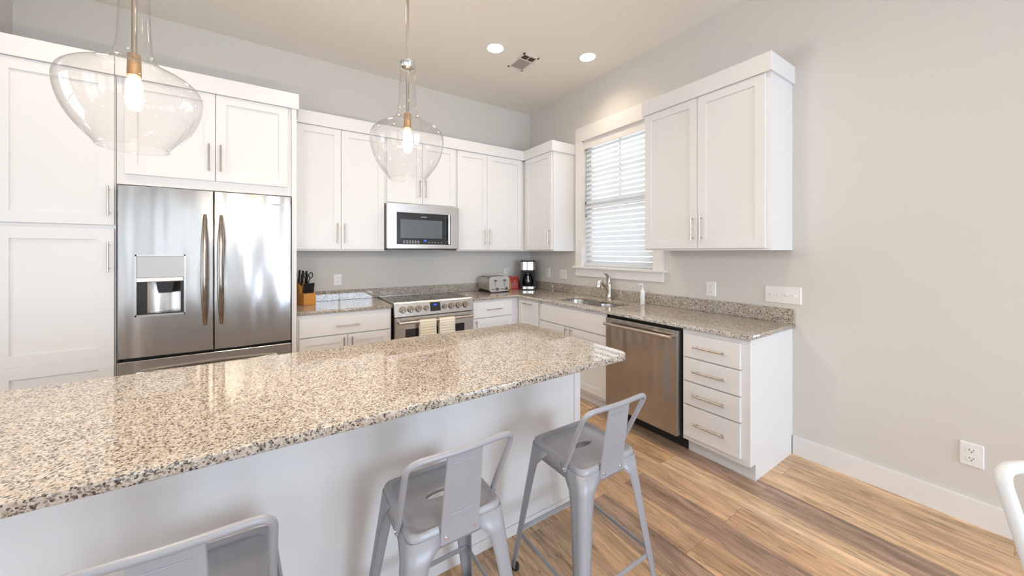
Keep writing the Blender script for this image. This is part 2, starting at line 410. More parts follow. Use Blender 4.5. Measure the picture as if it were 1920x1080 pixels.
# window over the sink (local frame: x along the wall, -y into the room)
win = bpy.data.objects.new('window_1', None); COL.objects.link(win); win.location = (0, 0, 0); win.rotation_euler = (0, 0, RZ); struct(win)
a, b = -WY0, -WY1
bm = B()
bx(bm, a-0.108, a, -0.02, 0, WZ0, WZ1); bx(bm, b, b+0.108, -0.02, 0, WZ0, WZ1)
bx(bm, a-0.108, b+0.108, -0.022, 0, WZ1, WZ1+0.165)
obj('casing', bm, 'trim', win)
bxo('sill', 'trim', win, a-0.14, b+0.145, -0.05, 0.10, WZ0-0.02, WZ0+0.004, bev=0.004)
bxo('apron', 'trim', win, a-0.108, b+0.108, -0.02, 0, WZ0-0.112, WZ0-0.02, bev=0.002)
bm = B(); j = 0.012
bx(bm, a, a+j, 0, 0.13, WZ0, WZ1); bx(bm, b-j, b, 0, 0.13, WZ0, WZ1); bx(bm, a, b, 0, 0.13, WZ1-j, WZ1)
obj('jamb', bm, 'trim', win)
bm = B(); s = 0.055
zm = (WZ0+WZ1)/2-0.02
bx(bm, a+j, a+j+s, 0.075, 0.115, WZ0, WZ1-j); bx(bm, b-j-s, b-j, 0.075, 0.115, WZ0, WZ1-j)
bx(bm, a+j, b-j, 0.075, 0.115, WZ0, WZ0+0.06); bx(bm, a+j, b-j, 0.075, 0.115, WZ1-j-0.05, WZ1-j)
bx(bm, a+j, b-j, 0.07, 0.115, zm-0.035, zm+0.035)
bx(bm, (a+b)/2-0.012, (a+b)/2+0.012, 0.085, 0.105, zm, WZ1-j)
bx(bm, a+j, b-j, 0.085, 0.105, (zm+WZ1)/2-0.012, (zm+WZ1)/2+0.012)
obj('sash', bm, 'plastic', win)
bxo('pane', 'pane', win, a+j+s, b-j-s, 0.093, 0.098, WZ0+0.06, WZ1-0.06)

# blinds
bl = thing('window_blinds', 'white horizontal slat blinds hanging in the window above the sink', 'blinds', (0, 0, 0), RZ)
bm = B(); bx(bm, a+0.013, b-0.013, 0.002, 0.012, WZ1-0.100, WZ1-0.012, 0.002); bx(bm, a+0.02, b-0.02, 0.012, 0.06, WZ1-0.06, WZ1-0.012); obj('valance', bm, 'trim', bl)
nsl = 25; z_top = WZ1-0.115; z_bot = WZ0+0.045
for k in range(nsl):
    z = z_top+(z_bot-z_top)*k/(nsl-1); bm = B(); ang = math.radians(52); hw = 0.029
    cy = 0.036
    rings = []
    for q in range(5):
        u = -1+q/2; yy = cy+u*hw*math.cos(ang); zz = z+u*hw*math.sin(ang)+0.003*(1-u*u)
        rings.append((yy, zz))
    top = [[(x, yy, zz+0.0014) for (yy, zz) in rings]+[(x, yy, zz-0.0014) for (yy, zz) in reversed(rings)] for x in (a+0.018, b-0.018)]
    ring_loft(bm, top)
    obj('slat', bm, 'blind', bl)
bm = B(); bx(bm, a+0.018, b-0.018, 0.014, 0.058, WZ0+0.006, WZ0+0.024, 0.003); obj('bottom_rail', bm, 'blind', bl)
for f in (0.16, 0.5, 0.84):
    bm = B(); x = a+(b-a)*f
    for yy in (0.009, 0.063): tube(bm, [(x, yy, WZ0+0.02), (x, yy, WZ1-0.06)], 0.0012, 5)
    obj('ladder_cord', bm, 'plastic', bl)
for f, zz in ((0.045, 1.98), (0.05, 1.83)):
    bm = B(); x = a+(b-a)*f; tube(bm, [(x, 0.004, WZ1-0.08), (x, 0.004, zz+0.035)], 0.001, 5); lathe(bm, [(zz, 0.006), (zz+0.02, 0.006), (zz+0.037, 0.002)], x, 0.002, 10, True, True)
    obj('pull_cord', bm, 'darkgrey', bl)

# ------------------------------------------------------------------ cabinets
ZC = 0.884
UZ0, UZD, UZT = 1.432, 2.600, 2.722          # upper cabinets: bottom, door top, crown top
def upper(name_label, x0, x1, splits, loc=(0, 0, 0), rz=0, z0=UZ0, depth=0.348, frame_l=0.01, frame_r=0.01, handles='pairs', cend=(0, 0), hz=None):
    t = thing('wall_cabinet', name_label, 'cabinet', loc, rz)
    bxo('cabinet_body', 'paint', t, x0, x1, -depth, 0, z0, UZD+0.02)
    e = 0.0
    bm = B(); bx(bm, x0-cend[0], x1+cend[1], -depth-0.035, 0, UZD, UZT, 0.002); obj('crown_board', bm, 'paint', t)
    edges = [x0+frame_l]+splits+[x1-frame_r]
    n = len(edges)-1
    zd0 = z0+0.014
    for k in range(n):
        bm = B(); xa = edges[k]+0.0015; xb = edges[k+1]-0.0015
        shaker(bm, xa, xb, zd0, UZD-0.002, -depth-0.021)
        d = obj('door', bm, 'paint', t)
        hzz = hz if hz else zd0+0.155
        if n == 2: hx = xb-0.032 if k == 0 else xa+0.032
        else: hx = xb-0.032
        bar_handle(d, hx, hzz, 0.19, True, -depth-0.021)
    return t
upper('white two-door wall cabinet between the refrigerator and the microwave', -2.905, -2.12, [-2.527], frame_l=0.0, frame_r=0.002)
upper('short white two-door wall cabinet directly above the microwave', -2.12, -1.31, [-1.724], z0=1.925, hz=2.10, frame_l=0.022, frame_r=0.022)
upper('white two-door wall cabinet on the back wall just right of the microwave', -1.31, -0.350, [-0.915], frame_r=0.05, frame_l=0.002)
upper('white single-door wall cabinet in the corner, left of the window', 0.0, 0.94, [], (0, 0, 0), RZ, frame_l=0.40, frame_r=0.012, cend=(0, 0.014))
upper('large white two-door wall cabinet right of the window', 2.185, 3.135, [2.656], (0, 0, 0), RZ, frame_l=0.006, frame_r=0.024, cend=(0.014, 0.016))

# cabinet above the refrigerator, with its tall side panel
t = thing('refrigerator_cabinet', 'white two-door cabinet above the refrigerator with tall side panel', 'cabinet')
YF = -0.68
bxo('cabinet_body', 'paint', t, -3.945, -2.943, YF, -0.004, 1.880, UZD+0.02)
bxo('side_panel', 'paint', t, -2.943, -2.909, YF-0.02, -0.004, 0, UZD+0.02)
bm = B(); bx(bm, -3.945, -2.893, YF-0.035, -0.42, UZD, UZT+0.002, 0.002); bx(bm, -3.945, -2.908, -0.42, -0.004, UZD, UZT+0.002); obj('crown_board', bm, 'paint', t)
for k, (xa, xb) in enumerate(((-3.905, -3.431), (-3.427, -2.970))):
    bm = B(); shaker(bm, xa, xb, 1.95, UZD-0.002, YF-0.021); d = obj('door', bm, 'paint', t)
    bar_handle(d, xb-0.032 if k == 0 else xa+0.032, 2.118, 0.20, True, YF-0.021)
# pantry
t = thing('pantry_cabinet', 'tall white pantry cabinet left of the refrigerator', 'cabinet')
bxo('cabinet_body', 'paint', t, -4.640, -3.948, YF, -0.004, 0.105, UZD+0.02)
bxo('toe_kick', 'paint', t, -4.640, -3.948, YF+0.07, -0.004, 0, 0.105)
bm = B(); bx(bm, -4.640, -3.948, YF-0.035, -0.004, UZD, UZT+0.002, 0.002); obj('crown_board', bm, 'paint', t)
bm = B(); shaker(bm, -4.46, -3.952, 1.600, UZD-0.002, YF-0.021, rail=0.072); d = obj('door', bm, 'paint', t); bar_handle(d, -3.972, 1.757, 0.20, True, YF-0.021)
bm = B(); shaker(bm, -4.46, -3.952, 0.79-0.072, 1.575, YF-0.021, rail=0.072); shaker(bm, -4.46, -3.952, 0.125, 0.79-0.0721, YF-0.021, rail=0.072)
d = obj('door', bm, 'paint', t); bar_handle(d, -3.972, 1.388, 0.20, True, YF-0.021)
bxo('filler_strip', 'paint', t, -4.640, -4.466, YF-0.02, YF, 0.105, UZD)

# base cabinets
BD = 0.642
def base(label, x0, x1, loc=(0, 0, 0), rz=0, name='base_cabinet', sink=False):
    t = thing(name, label, 'cabinet', loc, rz)
    if sink:   # open-topped carcass so that the bowls hang inside
        bm = B(); bx(bm, x0, x1, -BD, -0.004, 0.105, 0.66); bx(bm, x0, x1, -BD, -BD+0.018, 0.66, ZC-0.001); bx(bm, x0, x0+0.018, -BD, -0.004, 0.66, ZC-0.001); bx(bm, x1-0.018, x1, -BD, -0.004, 0.66, ZC-0.001)
        obj('cabinet_body', bm, 'paint', t)
    else: bxo('cabinet_body', 'paint', t, x0, x1, -BD, -0.004, 0.105, ZC-0.001)
    bxo('toe_kick', 'paint', t, x0, x1, -BD+0.07, -0.004, 0, 0.105)
    return t
def slab(t, x0, x1, z0, z1, hl=0.2, name='drawer', hz=None):
    d = bxo(name, 'paint', t, x0, x1, -BD-0.021, -BD, z0, z1, bev=0.002)
    if hl: bar_handle(d, (x0+x1)/2, (z0+z1)/2 if hz is None else hz, hl, False, -BD-0.021)
    return d
def bdoor(t, x0, x1, z0, z1, hside=None, hz=None, horiz=False):
    bm = B(); shaker(bm, x0, x1, z0, z1, -BD-0.021); d = obj('door', bm, 'paint', t)
    if horiz: bar_handle(d, (x0+x1)/2, z1-0.03, 0.17, False, -BD-0.021)
    elif hside: bar_handle(d, x1-0.032 if hside == 'r' else x0+0.032, (z1-0.13) if hz is None else hz, 0.19, True, -BD-0.021)
t = base('white base cabinet with one wide drawer, between refrigerator and range', -2.905, -2.128)
slab(t, -2.888, -2.140, 0.69, 0.848); bdoor(t, -2.888, -2.516, 0.125, 0.680, 'r', 0.57); bdoor(t, -2.512, -2.140, 0.125, 0.680, 'l', 0.57)
t = base('white base cabinet with drawer, just right of the range', -1.268, -0.643)
slab(t, -1.255, -0.745, 0.69, 0.862); bdoor(t, -1.255, -0.745, 0.125, 0.680, 'l', 0.57)
t = base('narrow white pull-out base cabinet by the inner corner, horizontal bar handle', 0.644, 1.072, (0, 0, 0), RZ)
bdoor(t, 0.694, 1.052, 0.125, 0.862, horiz=True)
t = base('white sink base cabinet beneath the double sink', 1.072, 2.03, (0, 0, 0), RZ, sink=True)
slab(t, 1.098, 2.016, 0.69, 0.862, hl=0, name='false_drawer_front')
bdoor(t, 1.098, 1.555, 0.135, 0.680, 'r', 0.585); bdoor(t, 1.559, 2.016, 0.135, 0.680, 'l', 0.585)
t = base('white base cabinet with four drawers at the end of the counter', 2.708, 3.118, (0, 0, 0), RZ)
for z0, z1 in ((0.693, 0.853), (0.527, 0.684), (0.365, 0.518), (0.140, 0.354)): slab(t, 2.722, 3.088, z0, z1, 0.205)
# end panel reaches the floor flush at the wall side
bxo('end_panel', 'paint', t, 3.118, 3.136, -BD+0.07, 0, 0, ZC-0.001)
bxo('end_panel', 'paint', t, 3.118, 3.136, -BD, -BD+0.0701, 0.105, ZC-0.001)

# ------------------------------------------------------------------ countertops
CF = 0.672; ZT = 0.914
sx0, sx1, sy0, sy1 = -0.560, -0.165, -1.93, -1.17
ctr = solid2d('countertop', [(-1.270, -0.001), (-1.270, -CF), (-CF, -CF), (-CF, -3.150), (-0.001, -3.150), (-0.001, -0.001)],
              [list(reversed(rrect(sx0, sx1, sy0, sy1, 0.10, 8)))], ZC, ZT, 0.004, 'granite')
tag(ctr, 'L-shaped speckled granite countertop running under the window, with the sink cut-out', 'countertop')
c2 = solid2d('countertop', [(-2.906, -0.001), (-2.906, -0.665), (-2.925, -0.702), (-2.925, -0.712), (-2.906, -0.715), (-2.12, -0.715), (-2.12, -0.001)][:2]+[(-2.12, -CF), (-2.12, -0.001)], [], ZC, ZT, 0.004, 'granite')
tag(c2, 'short speckled granite countertop between the refrigerator and the range', 'countertop')
for bxs, lab in (((-2.906, -0.022, -0.021, 0), 'granite backsplash strip along the back wall behind range and toaster'),
                 ((-0.021, 0, -3.150, 0), 'granite backsplash strip along the right wall behind the sink')):
    bm = B(); bx(bm, bxs[0], bxs[1], bxs[2]-0.0005, bxs[3]-0.0005, ZT+0.0005, 1.018, 0.002); tag(obj('backsplash', bm, 'granite'), lab, 'backsplash')

# island
isl = thing('kitchen_island', 'long white panelled kitchen island base under the big granite top', 'island', (-3.0, -2.37, 0))
def I(o): o.location = (3.0, 2.37, 0); return o
I(bxo('cabinet_body', 'paint', isl, -4.35, -1.625, -2.637, -2.12, 0.0, ZC-0.001))
I(bxo('back_panel', 'paint', isl, -4.36, -1.600, -2.655, -2.637, 0.0, ZC-0.001, bev=0.002))
I(bxo('end_panel', 'paint', isl, -1.625, -1.600, -2.637, -2.10, 0.0, ZC-0.001, bev=0.002))
I(bxo('corner_trim', 'paint', isl, -1.640, -1.5955, -2.6595, -2.620, 0.0, ZC-0.001, bev=0.002))
I(bxo('base_trim', 'paint', isl, -4.36, -1.644, -2.663, -2.6555, 0.0, 0.05, bev=0.002))
for k in range(4):
    x0 = -4.34+k*0.675
    bm = B(); shaker(bm, x0, x0+0.67, 0.125, 0.86, 0, rail=0.062); bmesh.ops.rotate(bm, verts=bm.verts, cent=(x0+0.335, 0.01, 0), matrix=Matrix.Rotation(PI, 3, 'Z'))
    bmesh.ops.translate(bm, verts=bm.verts, vec=(0, -2.12, 0)); I(obj('door', bm, 'paint', isl))
r = 0.07
out = [(-4.42, -2.045), (-4.42, -2.990)]
for cx, cy, a0 in ((-1.566-r, -2.990+r, 270), (-1.566-r, -2.045-r, 0)):
    for k in range(9):
        th = math.radians(a0+90*k/8); out.append((cx+r*math.cos(th), cy+r*math.sin(th)))
it = solid2d('island_countertop', out, [], ZC, ZT, 0.005, 'granite'); tag(it, 'long polished speckled granite slab topping the island in the foreground', 'countertop')

# ------------------------------------------------------------------ sink, faucet, soap
sk = thing('kitchen_sink', 'undermount double-bowl stainless steel sink below the window', 'sink', (-0.36, -1.55, 0.75))
def bowl(y0, y1):
    rings = []
    for z, g in ((ZC-0.002, -0.015), (ZC-0.002, 0.0), (ZC-0.03, 0.003), (0.74, 0.012), (0.715, 0.04), (0.71, 0.10)):
        rings.append([(x+0.36, y+1.55, z-0.75) for x, y in rrect(sx0-0.004+g, sx1+0.004-g, y0+g, y1-g, max(0.03, 0.11-g*0.5), 8)])
    bm = B(); ring_loft(bm, rings, True, False, True); o = obj('bowl', bm, 'steelflat', sk, smooth=50)
    bm = B(); lathe(bm, [(0.7115, 0.045), (0.715, 0.042), (0.7125, 0.03), (0.7122, 0.0)], 0, (y0+y1)/2+1.55, 20)
    bmesh.ops.translate(bm, verts=bm.verts, vec=(0, 0, -0.75)); obj('drain', bm, 'chrome', o, smooth=True)
bowl(sy0-0.004, -1.565); bowl(-1.545, sy1+0.004)
bxo('divider', 'steelflat', sk, sx0+0.36, sx1+0.36, -0.013, 0.003, -0.03, ZC-0.012-0.75, bev=0.004)

fa = thing('faucet', 'brushed nickel pull-out faucet with curved lever behind the sink', 'faucet', (-0.098, -1.552, ZT))
bm = B(); lathe(bm, [(0, 0.036), (0.006, 0.036), (0.012, 0.031), (0.05, 0.028), (0.10, 0.028), (0.15, 0.031), (0.18, 0.029), (0.198, 0.017), (0.202, 0.0)], seg=24, cap0=True); obj('faucet_body', bm, 'faucet', fa, smooth=True)
bm = B(); tube(bm, bez([(-0.006, 0, 0.065), (-0.05, 0, 0.13), (-0.11, 0, 0.185), (-0.155, 0, 0.185)], 0.03), 0.017, 14); obj('spout', bm, 'faucet', fa, smooth=True)
bm = B(); tube(bm, [(-0.135, 0, 0.200), (-0.148, 0, 0.185), (-0.165, 0, 0.135), (-0.167, 0, 0.128)], [0.015, 0.024, 0.026, 0.021], 16); obj('spray_head', bm, 'chrome', fa, smooth=True)
bm = B(); tube(bm, bez([(0, 0, 0.185), (-0.004, 0, 0.225), (-0.03, 0, 0.262), (-0.075, 0, 0.285)], 0.03), [0.019]*2+[0.016, 0.015, 0.014, 0.013, 0.012, 0.011, 0.010, 0.010, 0.009, 0.009, 0.008, 0.008, 0.007, 0.006], 12) if False else tube(bm, [(0, 0, 0.17), (-0.002, 0, 0.205), (-0.010, 0, 0.235), (-0.030, 0, 0.262), (-0.055, 0, 0.276), (-0.078, 0, 0.284)], [0.027, 0.024, 0.019, 0.014, 0.010, 0.007], 14)
obj('lever', bm, 'faucet', fa, smooth=True)

so = thing('soap_dispenser', 'white pump soap bottle on the counter right of the faucet', 'soap dispenser', (-0.105, -1.975, ZT+0.0005))
bm = B(); lathe(bm, [(0, 0.020), (0.003, 0.022), (0.125, 0.022), (0.135, 0.019), (0.142, 0.011)], seg=20, cap0=True, cap1=True); obj('bottle', bm, 'soap', so, smooth=True)
bm = B(); lathe(bm, [(0.142, 0.011), (0.158, 0.011), (0.160, 0.005), (0.19, 0.005)], seg=16, cap1=True); tube(bm, [(0.004, 0, 0.193), (-0.030, 0.015, 0.195), (-0.036, 0.018, 0.188)], 0.0048, 8); obj('pump', bm, 'soap', so, smooth=True)

# ------------------------------------------------------------------ refrigerator
fr = thing('refrigerator', 'stainless steel french-door refrigerator with water dispenser', 'refrigerator', (-3.437, -0.35, 0))
def F(o): o.location = (3.437, 0.35, 0); return o
X0, X1, XC, FY = -3.930, -2.950, -3.434, -0.742
F(bxo('refrigerator_body', 'darkgrey', fr, X0+0.01, X1-0.01, -0.665, -0.03, 0.02, 1.862))
def fdoor(x0, x1, hole=None):
    z0, z1 = 0.700, 1.868
    bm = B(); n = 14
    # gently crowned front
    def yb(x): 
        u = (x-X0)/(X1-X0); return FY+0.012*(2*u-1)**2
    xs = [x0, x0+0.004]+[x0+(x1-x0)*k/n for k in range(1, n)]+[x1-0.004, x1]
    if hole:
        hx0, hx1, hz0, hz1 = hole
        xs = sorted(set([x for x in xs if abs(x-hx0) > 0.012 and abs(x-hx1) > 0.012]+[hx0, hx1]))
        zs = [z0, z0+0.004, hz0, hz1, z1-0.004, z1]
    else: zs = [z0, z0+0.004, z1-0.004, z1]
    grid = [[bm.verts.new((x, yb(x)+(0.004 if (x in (x0, x1) or z in (z0, z1)) else 0), z)) for z in zs] for x in xs]
    for i in range(len(xs)-1):
        for j in range(len(zs)-1):
            if hole and xs[i] >= hx0-1e-6 and xs[i+1] <= hx1+1e-6 and zs[j] >= hz0-1e-6 and zs[j+1] <= hz1+1e-6: continue
            bm.faces.new((grid[i][j], grid[i+1][j], grid[i+1][j+1], grid[i][j+1]))
    edges = [e for e in bm.edges if e.is_boundary]
    outer = [e for e in edges if all((abs(v.co.x-x0) < 1e-6 or abs(v.co.x-x1) < 1e-6 or abs(v.co.z-z0) < 1e-6 or abs(v.co.z-z1) < 1e-6) for v in e.verts)]
    ex = bmesh.ops.extrude_edge_only(bm, edges=outer)['geom']; vs = [g for g in ex if isinstance(g, bmesh.types.BMVert)]
    for v in vs: v.co.y = -0.668
    bm.faces.new([bm.verts.new((x, -0.668, z)) for x, z in ((x0, z0), (x1, z0), (x1, z1), (x0, z1))])
    return F(obj('door', bm, 'steel', fr, smooth=30))
HOLE = (-3.845, -3.590, 0.985, 1.395)
dl = fdoor(X0, XC-0.003, HOLE); dr = fdoor(XC+0.003, X1)
def fhandle(d, x, s):
    bm = B(); rings = []
    for k in range(19):
        u = k/18; z = 0.885+0.81*u; bow = math.sin(PI*u)**0.6; w = 0.0195*(0.55+0.45*min(1, 4*u, 4*(1-u)))
        yc = FY+0.004-0.058*bow
        rings.append([(x+w*math.cos(2*PI*q/14), yc+0.014*math.sin(2*PI*q/14), z) for q in range(14)])
    ring_loft(bm, rings); o = obj('handle', bm, 'darksteel', d, smooth=50, label='dark bowed steel handle')
M['darksteel'] = simple('reflective grey steel', (0.36, 0.31, 0.27), 0.16, 1.0)
fhandle(dl, XC-0.048, -1); fhandle(dr, XC+0.044, 1)
dz = F(bpy.data.objects.new('water_dispenser', None)); COL.objects.link(dz); dz.parent = fr
hx0, hx1, hz0, hz1 = HOLE; DY = FY+0.006
bm = B()
bx(bm, hx0-0.002, hx0+0.008, DY-0.006, DY+0.062, hz0-0.006, hz1+0.006); bx(bm, hx1-0.008, hx1+0.002, DY-0.006, DY+0.062, hz0-0.006, hz1+0.006)
bx(bm, hx0, hx1, DY-0.006, DY+0.062, hz0-0.006, hz0+0.006); bx(bm, hx0, hx1, DY-0.006, DY+0.062, hz1-0.004, hz1+0.006)
obj('bezel', bm, 'steelflat', dz)
bxo('control_panel', simple('silver dispenser panel', (0.50, 0.50, 0.50), 0.35, 0.3), dz, hx0+0.008, hx1-0.008, DY-0.003, DY+0.06, 1.245, hz1-0.004, bev=0.002)
bxo('chrome_strip', 'chrome', dz, hx0+0.008, hx1-0.008, DY-0.010, DY+0.05, 1.212, 1.245, bev=0.006)
bm = B()   # curved metallic recess back
pts = [(hx0+0.008+(hx1-hx0-0.016)*k/16, DY+0.012+0.05*math.sin(PI*k/16)) for k in range(17)]
rings = [[(x, y, z) for x, y in pts] for z in (hz0+0.006, 1.212)]
ring_loft(bm, rings, close=False); obj('recess', bm, 'steelflat', dz, smooth=60)
bxo('recess_side', 'black', dz, hx0+0.009, hx0+0.055, DY+0.011, DY+0.02, hz0+0.006, 1.212)
bxo('recess_side', 'black', dz, hx1-0.028, hx1-0.009, DY+0.011, DY+0.02, hz0+0.006, 1.212)
bm = B(); cxx = (hx0+hx1)/2+0.02
ring_loft(bm, [[(cxx-0.045, DY, 1.212), (cxx+0.045, DY, 1.212), (cxx+0.045, DY+0.05, 1.212), (cxx-0.045, DY+0.05, 1.212)], [(cxx-0.034, DY+0.004, 1.135), (cxx+0.034, DY+0.004, 1.135), (cxx+0.034, DY+0.05, 1.135), (cxx-0.034, DY+0.05, 1.135)]]); obj('nozzle', bm, 'black', dz)
bxo('drip_tray', 'black', dz, hx0+0.008, hx1-0.008, DY-0.004, DY+0.055, hz0+0.006, hz0+0.014)
dw = bxo('freezer_drawer', 'steel', fr, X0, X1, FY+0.004, -0.668, 0.05, 0.682, bev=0.004); F(dw)
bm = B(); zz = 0.60
pts = [(X0+0.10+(X1-X0-0.2)*k/20, FY+0.004-0.055*math.sin(PI*k/20)**0.5, zz) for k in range(21)]
tube(bm, pts, 0.014, 12); obj('handle', bm, 'steelflat', dw, smooth=True)
bg = bxo('brand_badge', 'badge', fr, -3.083, -3.000, FY+0.004, FY+0.012, 1.785, 1.808, bev=0.002); F(bg)
bm = B()
for k in range(9): bx(bm, -3.077+k*0.008, -3.0715+k*0.008, FY+0.0032, FY+0.005, 1.793, 1.801)
obj('lettering', bm, 'darkgrey', bg)

# ------------------------------------------------------------------ microwave
mw = thing('microwave', 'over-the-range stainless microwave with black glass door', 'microwave', (-1.724, -0.2, 1.455))
def MW(o): o.location = (1.724, 0.2, -1.455); return o
mx0, mx1, mz0, mz1, my = -2.118, -1.332, 1.455, 1.918, -0.46
MW(bxo('microwave_body', 'darksteel', mw, mx0+0.001, mx1, -0.415, -0.002, mz0, mz1))
bm = B(); gx0, gx1, gz0, gz1 = -2.022, -1.427, 1.500, 1.828
bx(bm, mx0, gx0, my, -0.416, mz0, mz1, 0.003); bx(bm, gx1, mx1, my, -0.416, mz0, mz1, 0.003)
bx(bm, gx0-0.004, gx1+0.004, my, -0.416, mz0, gz0, 0.003); bx(bm, gx0-0.004, gx1+0.004, my, -0.416, gz1, mz1, 0.003)
dd = MW(obj('door', bm, 'steelflat', mw))
pw = bxo('door_glass', 'blackglass', dd, gx0, gx1, my+0.003, -0.42, gz0, gz1)
M['mesh'] = simple('grey screened window', (0.10, 0.125, 0.14), 0.10, coat=0.4)
for u0, u1 in ((-1.990, -1.800), (-1.760, -1.620)): pass
bxo('window_screen', 'mesh', dd, -1.985, -1.530, my+0.0015, my+0.003, 1.565, 1.758)
bm = B(); hx = -1.462
tube(bm, [(hx, my-0.03, 1.505), (hx, my-0.03, 1.825)], 0.012, 14); bx(bm, hx-0.009, hx+0.009, my-0.03, my+0.003, 1.520, 1.536); bx(bm, hx-0.009, hx+0.009, my-0.03, my+0.003, 1.795, 1.811)
obj('handle', bm, 'chrome', dd, smooth=True)
bxo('display', 'blue', dd, -1.735, -1.708, my+0.001, my+0.003, 1.533, 1.546)
bm = B()
for r_, n_ in ((1.534, 6), (1.516, 6)):
    for k in range(n_): bx(bm, -1.955+k*0.030, -1.938+k*0.030, my+0.0018, my+0.003, r_-0.004, r_+0.003)
for k in range(5): bx(bm, -1.685+k*0.035, -1.672+k*0.035, my+0.0018, my+0.003, 1.520, 1.525)
obj('button_marks', bm, 'glyph', dd)
bxo('brand_mark', 'glyph', dd, -1.765, -1.705, my+0.0018, my+0.003, 1.787, 1.794)
MW(bxo('underside', 'black', mw, mx0+0.02, mx1-0.02, -0.43, -0.05, mz0-0.012, mz0))

# ------------------------------------------------------------------ range
rg = thing('range', 'stainless steel electric range with eight front knobs below the microwave', 'range', (-1.694, -0.35, 0))
def G(o): o.location = (1.694, 0.35, 0); return o
rx0, rx1, ry = -2.112, -1.276, -0.712
G(bxo('range_body', 'darksteel', rg, rx0+0.006, rx1-0.006, -0.66, -0.03, 0.03, 0.905))
G(bxo('cooktop', 'blackglass', rg, rx0+0.012, rx1-0.012, -0.668, -0.045, 0.905, 0.9255, bev=0.002))
bm = B()
bx(bm, rx0, rx0+0.012, -0.668, -0.045, 0.905, 0.928); bx(bm, rx1-0.012, rx1, -0.668, -0.045, 0.905, 0.928); bx(bm, rx0, rx1, -0.045, -0.03, 0.905, 0.928)
G(obj('cooktop_trim', bm, 'steelflat', rg))
bm = B()
for cx, cy, rr in ((-1.90, -0.48, 0.11), (-1.48, -0.48, 0.10), (-1.90, -0.20, 0.08), (-1.48, -0.20, 0.085), (-1.69, -0.34, 0.06)):
    lathe(bm, [(0.9256, rr-0.002), (0.9259, rr-0.002), (0.9259, rr), (0.9256, rr)], cx, cy, 40)
G(obj('burner_ring', bm, 'glyph', rg))
bm = B(); yt, yb_ = ry+0.035, ry-0.004
ring_loft(bm, [[(x, -0.66, 0.797), (x, yb_, 0.797), (x, yt-0.004, 0.918), (x, yt+0.006, 0.930), (x, -0.66, 0.930)] for x in (rx0, rx1)])
cp = G(obj('control_panel', bm, 'steelflat', rg))
slope = math.atan2(yt-yb_, 0.121)
def onpanel(z): return yb_+(yt-0.004-yb_)*(z-0.797)/0.121
bm = B(); bx(bm, -1.757, -1.648, onpanel(0.86)-0.0225, onpanel(0.86)+0.02, 0.815, 0.905); bmesh.ops.rotate(bm, verts=bm.verts, cent=(0, onpanel(0.86), 0.86), matrix=Matrix.Rotation(-slope, 3, 'X'))
bmesh.ops.translate(bm, verts=bm.verts, vec=(0, 0.019, 0)); ds = obj('display_panel', bm, 'blackglass', cp)
bm = B(); bx(bm, -1.718, -1.688, -0.001, 0.001, 0.880, 0.892); 
bmesh.ops.translate(bm, verts=bm.verts, vec=(0, onpanel(0.886)-0.005, 0)); obj('clock_digits', bm, 'blue', ds)
for x, rr in ((-2.035, 0.034), (-1.958, 0.034), (-1.880, 0.034), (-1.803, 0.027), (-1.610, 0.027), (-1.533, 0.034), (-1.452, 0.034), (-1.372, 0.034)):
    bm = B(); zc = 0.857; yp = onpanel(zc)
    disc_y(bm, 0, 0, 0.0, -0.006, rr, rr); disc_y(bm, 0, 0, -0.006, -0.034, rr*0.92, rr*0.84); bx(bm, -0.006, 0.006, -0.043, -0.033, -rr*0.82, rr*0.82, 0.002)
    bmesh.ops.rotate(bm, verts=bm.verts, cent=(0, 0, 0), matrix=Matrix.Rotation(-slope, 3, 'X')); bmesh.ops.translate(bm, verts=bm.verts, vec=(x, yp, zc))
    obj('knob', bm, 'darksteel', cp, smooth=True)
od = G(bxo('oven_door', 'steelflat', rg, rx0+0.004, rx1-0.004, ry, -0.662, 0.235, 0.786, bev=0.004))
bxo('oven_window', 'blackglass', od, -2.010, -1.385, ry-0.002, ry+0.01, 0.33, 0.672)
bm = B(); hz = 0.742; hy = ry-0.052
tube(bm, [(rx0+0.028, hy, hz), (rx1-0.028, hy, hz)], 0.0135, 14); bx(bm, rx0+0.030, rx0+0.052, hy, ry, hz-0.012, hz+0.012, 0.002); bx(bm, rx1-0.052, rx1-0.030, hy, ry, hz-0.012, hz+0.012, 0.002)
obj('handle', bm, 'steelflat', od, smooth=True)
G(bxo('storage_drawer', 'steelflat', rg, rx0+0.004, rx1-0.004, ry, -0.662, 0.06, 0.225, bev=0.004))
# towels over the handle
def towel(x0, x1, drop, label):
    bm = B(); n = 10
    prof = [(hy+0.019, hz-drop*0.8), (hy+0.018, hz-0.05), (hy+0.017, hz), (hy+0.011, hz+0.0135), (hy, hz+0.018), (hy-0.011, hz+0.0135), (hy-0.018, hz), (hy-0.019, hz-0.05), (hy-0.022, hz-drop*0.5), (hy-0.024, hz-drop)]
    rings = []
    for k in range(n+1):
        x = x0+(x1-x0)*k/n; w = 0.0022*math.sin(k*1.3)
        rings.append([Vector((x, y+(w if z < hz else 0), z)) for y, z in prof])
    R = [[bm.verts.new(p) for p in r] for r in rings]
    for a_, b_ in zip(R, R[1:]):
        for q in range(len(prof)-1): bm.faces.new((a_[q], a_[q+1], b_[q+1], b_[q]))
    o = obj('dish_towel', bm, 'towel', None, smooth=80); md = o.modifiers.new('thick', 'SOLIDIFY'); md.thickness = 0.003; md.offset = 0
    tag(o, label, 'towel', 'dish towels on the oven handle')
towel(-1.890, -1.722, 0.36, 'cream dish towel hanging on the oven handle, the left one')
towel(-1.690, -1.522, 0.34, 'cream dish towel hanging on the oven handle, the right one')

